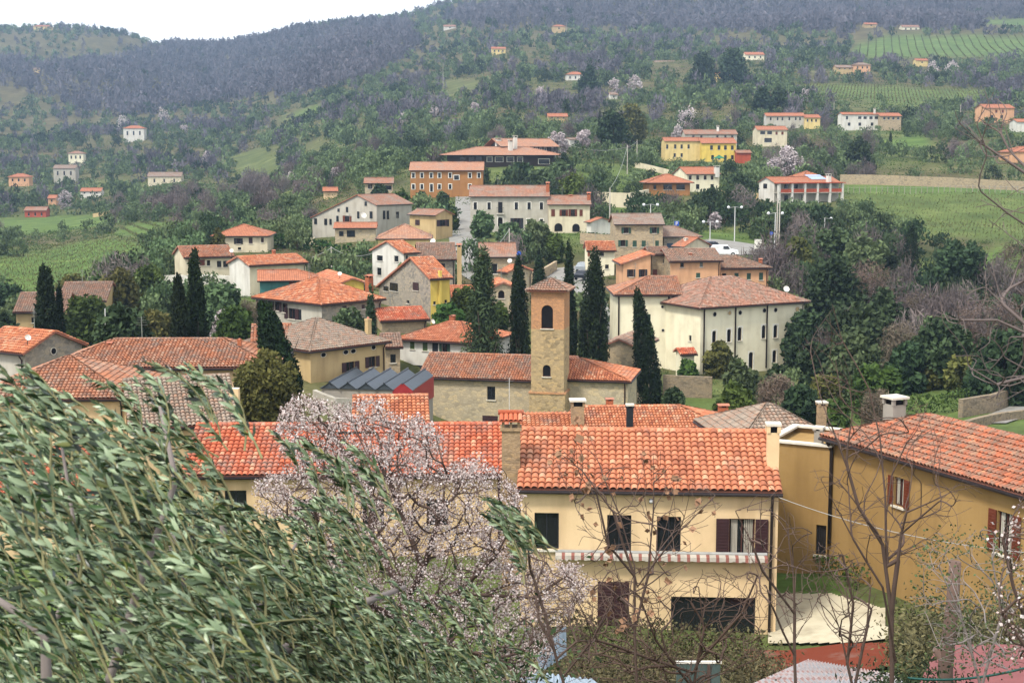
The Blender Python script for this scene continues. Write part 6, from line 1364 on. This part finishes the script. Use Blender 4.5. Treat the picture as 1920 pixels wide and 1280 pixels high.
q = grow('almond_tree', 'blossoming almond tree with pinkish white flowers in the centre foreground', (775, 20.5), [[(770, 1290, 20), (768, 1120, 20), (800, 1050, 19.7), (830, 950, 19.4), (870, 880, 19.5)], [(768, 1120, 20), (700, 1020, 20.6), (690, 900, 21), (640, 840, 21.3), (600, 790, 21.5)], [(790, 1060, 19.9), (730, 900, 20.2), (730, 820, 20.4)],
      [(775, 1140, 20), (860, 1110, 19.2), (930, 1040, 18.8), (975, 960, 18.7)], [(770, 1170, 20), (660, 1120, 19.2), (590, 1060, 19)], [(860, 1110, 19.2), (1000, 1120, 18.7), (1060, 1080, 18.6)], [(768, 1200, 20), (880, 1220, 18.6), (980, 1240, 18.4)]],
      AE, 5200, 5, 18.0, 22.3, barkR, .0016, .05, group='fruit trees near the viewpoint')
petals(*q, 6.8, .0138, pm_, spread=.035, maxc=12)
BE = [(1500, 640), (1560, 560), (1600, 720), (1660, 800), (1720, 740), (1790, 780), (1760, 900), (1850, 900), (1830, 1000), (1720, 1060), (1640, 1060), (1560, 960), (1480, 860), (1560, 860)]
q = grow('bare_tree', 'leafless young tree with dark forked stems before the ochre house', (1668, 19), [[(1672, 1290, 19), (1672, 1150, 19), (1655, 1020, 19), (1610, 950, 19), (1590, 880, 19), (1560, 800, 19)], [(1672, 1150, 19), (1690, 1000, 18.9), (1700, 960, 18.8), (1735, 945, 18.7), (1752, 960, 18.7)],
     [(1664, 1060, 19), (1660, 930, 19), (1650, 820, 19.1), (1630, 730, 19.2), (1580, 640, 19.3), (1560, 570, 19.4)], [(1660, 980, 19), (1672, 890, 19), (1700, 830, 18.9), (1730, 780, 18.8)], [(1680, 1240, 19), (1655, 1100, 18.6), (1600, 1010, 18.5), (1540, 900, 18.4)], [(1690, 1000, 18.9), (1760, 940, 18.4), (1830, 880, 18.2)]],
     BE, 400, 8, 17.6, 20.4, barkR, .0016, .034, group='bare trees near the viewpoint', curl=.05)
for k, (rx, D, main, env, n, lb, rm_) in enumerate([
  (1190, 17, [[(1195, 1290, 17), (1190, 1180, 17), (1190, 1080, 17), (1150, 960, 17), (1090, 880, 17), (1040, 850, 17)], [(1190, 1180, 17), (1215, 1080, 17), (1225, 960, 17), (1225, 850, 17)], [(1190, 1080, 17), (1140, 1020, 16.8), (1120, 930, 16.7)], [(1195, 1100, 17), (1270, 1000, 16.6), (1340, 930, 16.5)], [(1190, 1060, 17), (1160, 960, 17.2), (1110, 830, 17.3), (1080, 790, 17.3)]],
   [(1020, 850), (1080, 800), (1130, 880), (1230, 830), (1300, 900), (1370, 920), (1330, 1000), (1270, 1080), (1220, 1180), (1160, 1200), (1080, 1120), (1080, 980)], 380, 'leafless forked tree with dangling dry leaves before the cream house windows', barkR),
  (1290, 18, [[(1300, 1290, 18), (1320, 1180, 18), (1310, 1100, 18)], [(1300, 1290, 18), (1230, 1200, 17.6), (1200, 1120, 17.5)], [(1310, 1240, 18), (1390, 1150, 17.6), (1420, 1080, 17.5)], [(1300, 1260, 18), (1120, 1200, 17), (1080, 1120, 17)]],
   [(1060, 1080), (1140, 1060), (1240, 1100), (1330, 1060), (1420, 1070), (1450, 1150), (1440, 1230), (1300, 1290), (1060, 1280), (1020, 1180)], 900, 'tangled grey brown bush in front of the cream house ground floor', flat('twiggy_bark', hexc('5a4a42'), .95, .05)),
  (1492, 15, [[(1492, 1290, 15), (1490, 1150, 15), (1488, 1080, 15), (1470, 950, 15)], [(1490, 1200, 15), (1530, 1130, 15), (1555, 1080, 15)], [(1490, 1150, 15), (1430, 1070, 14.8), (1380, 960, 14.7)], [(1491, 1230, 15), (1450, 1140, 14.8)]],
   [(1380, 960), (1440, 900), (1490, 960), (1560, 1040), (1560, 1100), (1500, 1200), (1430, 1150), (1400, 1050)], 140, 'thin single stemmed sapling left of the pale yard', barkR),
  (1600, 16, [[(1602, 1300, 16), (1575, 1180, 16), (1540, 1080, 16), (1520, 1020, 16)], [(1602, 1290, 16), (1625, 1180, 16), (1632, 1100, 16)], [(1590, 1230, 16), (1600, 1130, 15.8), (1580, 1040, 15.7)]],
   [(1490, 1040), (1560, 1000), (1640, 1060), (1650, 1160), (1600, 1230), (1540, 1160)], 200, 'slender bare shrub in front of the pale yard', barkR),
  (1020, 16, [[(1060, 1290, 16), (1030, 1180, 16), (1000, 1080, 16), (985, 960, 16)], [(1040, 1220, 16), (1010, 1160, 16)], [(1055, 1270, 16), (1110, 1200, 15.8), (1150, 1120, 15.7)]],
   [(960, 980), (990, 930), (1030, 1040), (1100, 1120), (1160, 1100), (1100, 1260), (1000, 1200)], 240, 'bare brown shoots at the right edge of the blossoming almond', barkR),
  (1840, 17, [[(1840, 1290, 17), (1800, 1150, 17), (1760, 1060, 17), (1790, 1010, 17)], [(1840, 1290, 17), (1880, 1150, 17), (1860, 1050, 17)]],
   [(1720, 1010), (1800, 980), (1900, 1000), (1960, 1100), (1900, 1260), (1760, 1240), (1700, 1120)], 380, 'leafless bush before the lower ochre wall at the right', barkG)]):
    q = grow('bare_tree' if n < 400 else 'bare_bush', lb, (rx, D), main, env, n, 20+k, D-1.3, D+1.2, rm_, .0014, .018, group='bare trees near the viewpoint', curl=.05)
    if k == 0: petals(*q, .35, .05, flat('dry_leaves', hexc('8a6a52'), .9), name='dry_leaves', maxc=2, spread=.03)
    if k == 5: petals(*q, 2.2, .018, f_olive, name='leaves', spread=.08, maxc=5)
q = grow('almond_branch', 'sparse blossoming branches at the right edge of the picture', (1965, 14), [[(1960, 1290, 14), (1930, 1180, 14), (1900, 1100, 14), (1880, 1010, 14)], [(1950, 1250, 14), (1880, 1150, 14)]], [(1850, 980), (1890, 960), (1930, 900), (1980, 1000), (1980, 1250), (1900, 1260), (1860, 1150), (1880, 1060)], 180, 31, 13.3, 14.8, barkR, .0017, .022, group='fruit trees near the viewpoint')
petals(*q, 1.2, .017, pm_, maxc=6)
q = grow('bare_tree', 'pale grey leafless branches reaching in from the right edge', (2140, 12), [[(2120, 900, 12), (2100, 600, 12), (2020, 420, 12), (1930, 330, 12), (1850, 275, 12), (1790, 240, 12)], [(1980, 370, 12), (1900, 290, 12.3), (1870, 190, 12.4)], [(2050, 680, 12), (1960, 640, 12), (1870, 600, 12), (1800, 600, 12), (1740, 590, 12)], [(1960, 640, 12), (1880, 570, 12.2), (1850, 540, 12.2)], [(2060, 700, 12), (1950, 700, 11.8), (1870, 720, 11.7), (1820, 690, 11.7)], [(2020, 420, 12), (1950, 440, 11.8), (1890, 400, 11.7), (1840, 360, 11.6)]],
     [(1780, 200), (1860, 160), (1960, 260), (2000, 420), (1980, 760), (1840, 760), (1800, 680), (1730, 600), (1800, 520), (1880, 480), (1820, 400), (1860, 330)], 190, 40, 11.3, 12.8, flat('dull_grey_bark', hexc('675d5a'), .95, .05), .0018, .024, group='bare trees near the viewpoint', curl=.07)
# ---------------------------------------------------------------- the olive trees in the wind
om, nt, b = newmat('olive_leaf', .36, .5); ge = N(nt, 'ShaderNodeNewGeometry'); at_ = N(nt, 'ShaderNodeAttribute'); at_.attribute_name = 'tint'
top_ = ramp(nt, at_.outputs['Fac'], [(0, hexc('0e1a0d')), (.5, hexc('20341b')), (.9, hexc('3a562c')), (1, hexc('7c7c40'))]); und = ramp(nt, at_.outputs['Fac'], [(0, hexc('465a3c')), (1, hexc('9aab86'))])
c = mixc(nt, ge.outputs['Backfacing'], top_, und); nt.links.new(c, b.inputs['Base Color'])
t = N(nt, 'ShaderNodeBsdfTranslucent'); nt.links.new(c, t.inputs[0]); ms = N(nt, 'ShaderNodeMixShader'); ms.inputs[0].default_value = .06; nt.links.new(b.outputs[0], ms.inputs[1]); nt.links.new(t.outputs[0], ms.inputs[2]); nt.links.new(ms.outputs[0], nt.nodes['Material Output'].inputs[0])
twm = flat('olive_twig', hexc('7d7a58'), .8, .1)
def olive(label, root, main, layers, seed, wz):
    """layers: (outline, D0, D1, number of shoots, shoot length, leaf length)"""
    rg = np.random.default_rng(seed); g = gpt(*root, -.2); e = empty('olive_tree', g); tag(e, label, 'olive tree', 'olive trees in the foreground'); g = np.array(g)
    mb = MB()
    for ln, r_ in main: pts_ = [Vector(np.array(at(*q))-g) if len(q) == 3 else Vector((0, 0, 0)) for q in ln]; mb.tube(pts_, np.linspace(r_, r_*.35, len(pts_)), 8)
    mb.build('trunk', barkG, e)
    tw = MB(); LC, LT, LN, LS, TT = [], [], [], [], []; wind = np.array([-1, .12, wz])
    for poly, D0, D1, n, SL, LL in layers:
        X0, X1 = min(p[0] for p in poly), max(p[0] for p in poly); Y0, Y1 = min(p[1] for p in poly), max(p[1] for p in poly); k = 0
        while k < n:
            a, b_ = rg.uniform(X0, X1), rg.uniform(Y0, Y1)
            if not inpoly(np.array([a]), np.array([b_]), poly)[0]: continue
            k += 1; D = rg.uniform(D0, D1); tip = np.array(at(a, b_, D)); L_ = SL*rg.uniform(.6, 1.25)
            d1 = wind+rg.normal(0, .34, 3)+np.array([0, 0, .3*rg.random()]); d1 /= np.linalg.norm(d1)
            d0 = np.array([-.25, 0, 1.0])+rg.normal(0, .3, 3); d0 /= np.linalg.norm(d0)
            # shoot rises, then bends over with the wind; walk back from the tip
            m = 9; P = [tip]; 
            for s in range(m-1):
                f = (s+.5)/(m-1); f = f**.8; d = d1*(1-f)+d0*f; d /= np.linalg.norm(d); P.append(P[-1]-d*L_/(m-1))
            P = np.array(P[::-1])-g; tw.tube([Vector(p) for p in P], np.linspace(.0032, .0012, m)*(1+L_), 4)
            nl = int(L_/LL*6.5)+3
            for q in range(nl):
                f = (q+.6)/nl; f = .12+.88*f; i = min(int(f*(m-1)), m-2); fr = f*(m-1)-i; p = P[i]*(1-fr)+P[i+1]*fr; tg = P[i+1]-P[i]; tg /= np.linalg.norm(tg)
                side = np.cross(tg, rg.normal(size=3)); side /= np.linalg.norm(side)+1e-9
                dl = tg*.75+side*.75+wind*1.15+rg.normal(0, .42, 3); dl /= np.linalg.norm(dl)
                LC.append(p); LT.append(dl); nn = np.cross(dl, rg.normal(size=3)); nn = nn/(np.linalg.norm(nn)+1e-9)+np.array([.05, -.08, .28]); nn -= dl*nn.dot(dl); nn /= np.linalg.norm(nn)+1e-9; LN.append(nn*(1 if rg.random() < .74 else -1)); LS.append(LL*rg.uniform(.6, 1.15)*(1-.35*max(0, f-.8)/.2)); TT.append(rg.random())
    LC, LT, LN, LS, TT = map(np.array, (LC, LT, LN, LS, TT)); Bn = np.cross(LN, LT); s = LS[:, None]; wd = .125; V_ = []
    for f, ww, dz in ((0, .02, 0), (.3, wd, .03), (.62, wd*.95, .01), (1, .005, -.08)):
        for sg in (-1, 0, 1): V_.append(LC+LT*s*f+Bn*s*ww*sg+LN*s*(dz+(.03 if sg else 0)*(ww > .05)))
    n = len(LC); V_ = np.stack(V_, 1).reshape(-1, 3); fq = []
    for r_ in range(3):
        for c_ in range(2): a = r_*3+c_; fq.append((a, a+1, a+4, a+3))
    F_ = (np.array(fq)[None]+(np.arange(n)*12)[:, None, None]).reshape(-1, 4)
    tw.build('twigs', twm, e); link(bpy.data.objects.new('leaves', mesh_np('leaves', V_, F_, om, tint=np.repeat(TT, 12), smooth=True)), e); print('olive leaves', n)
LA = [(-80, 560), (-60, 760), (40, 740), (100, 760), (180, 800), (230, 860), (330, 940), (400, 1010), (440, 1120), (430, 1330), (-80, 1330)]
LB = [(-60, 700), (30, 640), (60, 660), (110, 720), (100, 800), (-60, 820)]
LC_ = [(60, 740), (180, 700), (300, 650), (400, 700), (330, 800), (380, 860), (420, 950), (330, 1020), (180, 960), (80, 840)]
LD = [(300, 900), (380, 930), (430, 900), (470, 960), (560, 1010), (640, 1080), (700, 1160), (760, 1240), (800, 1330), (200, 1330), (240, 1000)]
LE = [(500, 960), (560, 900), (700, 990), (640, 1060), (720, 1070), (880, 1080), (880, 1120), (760, 1140), (860, 1200), (960, 1190), (900, 1330), (520, 1330), (430, 1050)]
olive('large olive tree with long silvery leaves streaming left in the wind', (60, 5), [([(), (120, 1420, 5), (88, 1290, 5), (84, 1190, 5), (20, 1140, 5), (-40, 1100, 5)], .03), ([(), (190, 1320, 5.2), (260, 1100, 5.2), (330, 900, 5.2), (300, 760, 5.3)], .022), ([(84, 1190, 5), (110, 1150, 5), (150, 1050, 5), (110, 800, 5)], .014)],
      [(LA, 3.8, 5.2, 100, .36, .058), (LA, 5.2, 6.8, 145, .42, .058), (LA, 6.8, 9, 190, .45, .06), (LB, 4.6, 6, 16, .34, .06), (LC_, 4.8, 6.6, 62, .42, .058)], 5, .28)
olive('second olive tree with dense wind swept foliage reaching under the almond', (420, 7.5), [([(), (430, 1290, 7), (395, 1215, 7), (350, 1150, 7), (335, 1080, 7), (320, 1000, 7)], .055), ([(395, 1215, 7), (425, 1110, 7), (420, 1000, 7), (410, 930, 7)], .032), ([(430, 1290, 7), (560, 1200, 7.4), (680, 1130, 7.8), (760, 1100, 8)], .04), ([(420, 1200, 7), (470, 1160, 7), (500, 1120, 7), (560, 1010, 7.3)], .02)],
      [(LD, 6.3, 8.2, 360, .38, .055), (LD, 8.2, 10.5, 300, .45, .06), (LE, 6.6, 9.4, 250, .36, .056), ([(940, 930), (900, 930), (900, 1010), (960, 1060)], 6.6, 7.2, 9, .36, .06), ([(500, 800), (560, 800), (690, 830), (640, 900), (520, 900)], 6, 8, 12, .4, .06)], 6, .42)
# undergrowth right below the viewpoint, hiding the bank
rg = np.random.default_rng(77)
def brush(name, label, poly, D0, D1, n, size, mat, aspect=.4, h=1.4, kind=None):
    C = []; T = []
    while len(C) < n:
        px, D = rg.uniform(poly[0], poly[1]), rg.uniform(D0, D1); b_ = gpt(px, D)
        for _ in range(60): q = rg.normal(0, .38, 3); C.append((b_.x+q[0], b_.y+q[1], b_.z+abs(q[2])*h+rg.random()*h)); T.append(rg.random())
    C = np.array(C); o0 = C.mean(0); V_, F_ = quads(C-o0, size, rg, aspect); o = link(bpy.data.objects.new(name, mesh_np(name, V_, F_, mat, tint=np.repeat(T, 4)))); o.location = o0; tag(o, label, 'undergrowth', kind='stuff')
brush('undergrowth', 'green and brown brambles under the olive and almond trees', (-100, 1000), 13, 26, 52000, .045, f_dark, .4, 1.5)
brush('undergrowth', 'brown and green brambles on the bank before the cream house', (980, 1460), 24, 46, 44000, .07, f_brush, .35, .9)
brush('undergrowth', 'olive green thicket before the ochre house wall', (1690, 2000), 36, 48, 20000, .08, f_brush, .4, 1.3)
brush('undergrowth', 'dark green leafy thicket around the wooden post', (1640, 1790), 20, 29, 22000, .055, f_dark, .35, 1.1)
# ---------------------------------------------------------------- haze
mb = MB(); mb.box(-2600, 2600, -60, 2700, -140, 560); hz = mb.build('haze', flat('haze_tmp', (1, 1, 1))); tag(hz, 'thin blue haze over the valley', 'haze', kind='stuff')
hm = bpy.data.materials.new('haze'); hm.use_nodes = True; nt = hm.node_tree; nt.nodes.clear(); vo = nt.nodes.new('ShaderNodeVolumePrincipled'); oo = nt.nodes.new('ShaderNodeOutputMaterial')
vo.inputs['Color'].default_value = (.5, .72, 1, 1); vo.inputs['Density'].default_value = .00019; vo.inputs['Anisotropy'].default_value = .3
nt.links.new(vo.outputs[0], oo.inputs['Volume']); hz.data.materials.clear(); hz.data.materials.append(hm)
print('objects', len(bpy.data.objects))
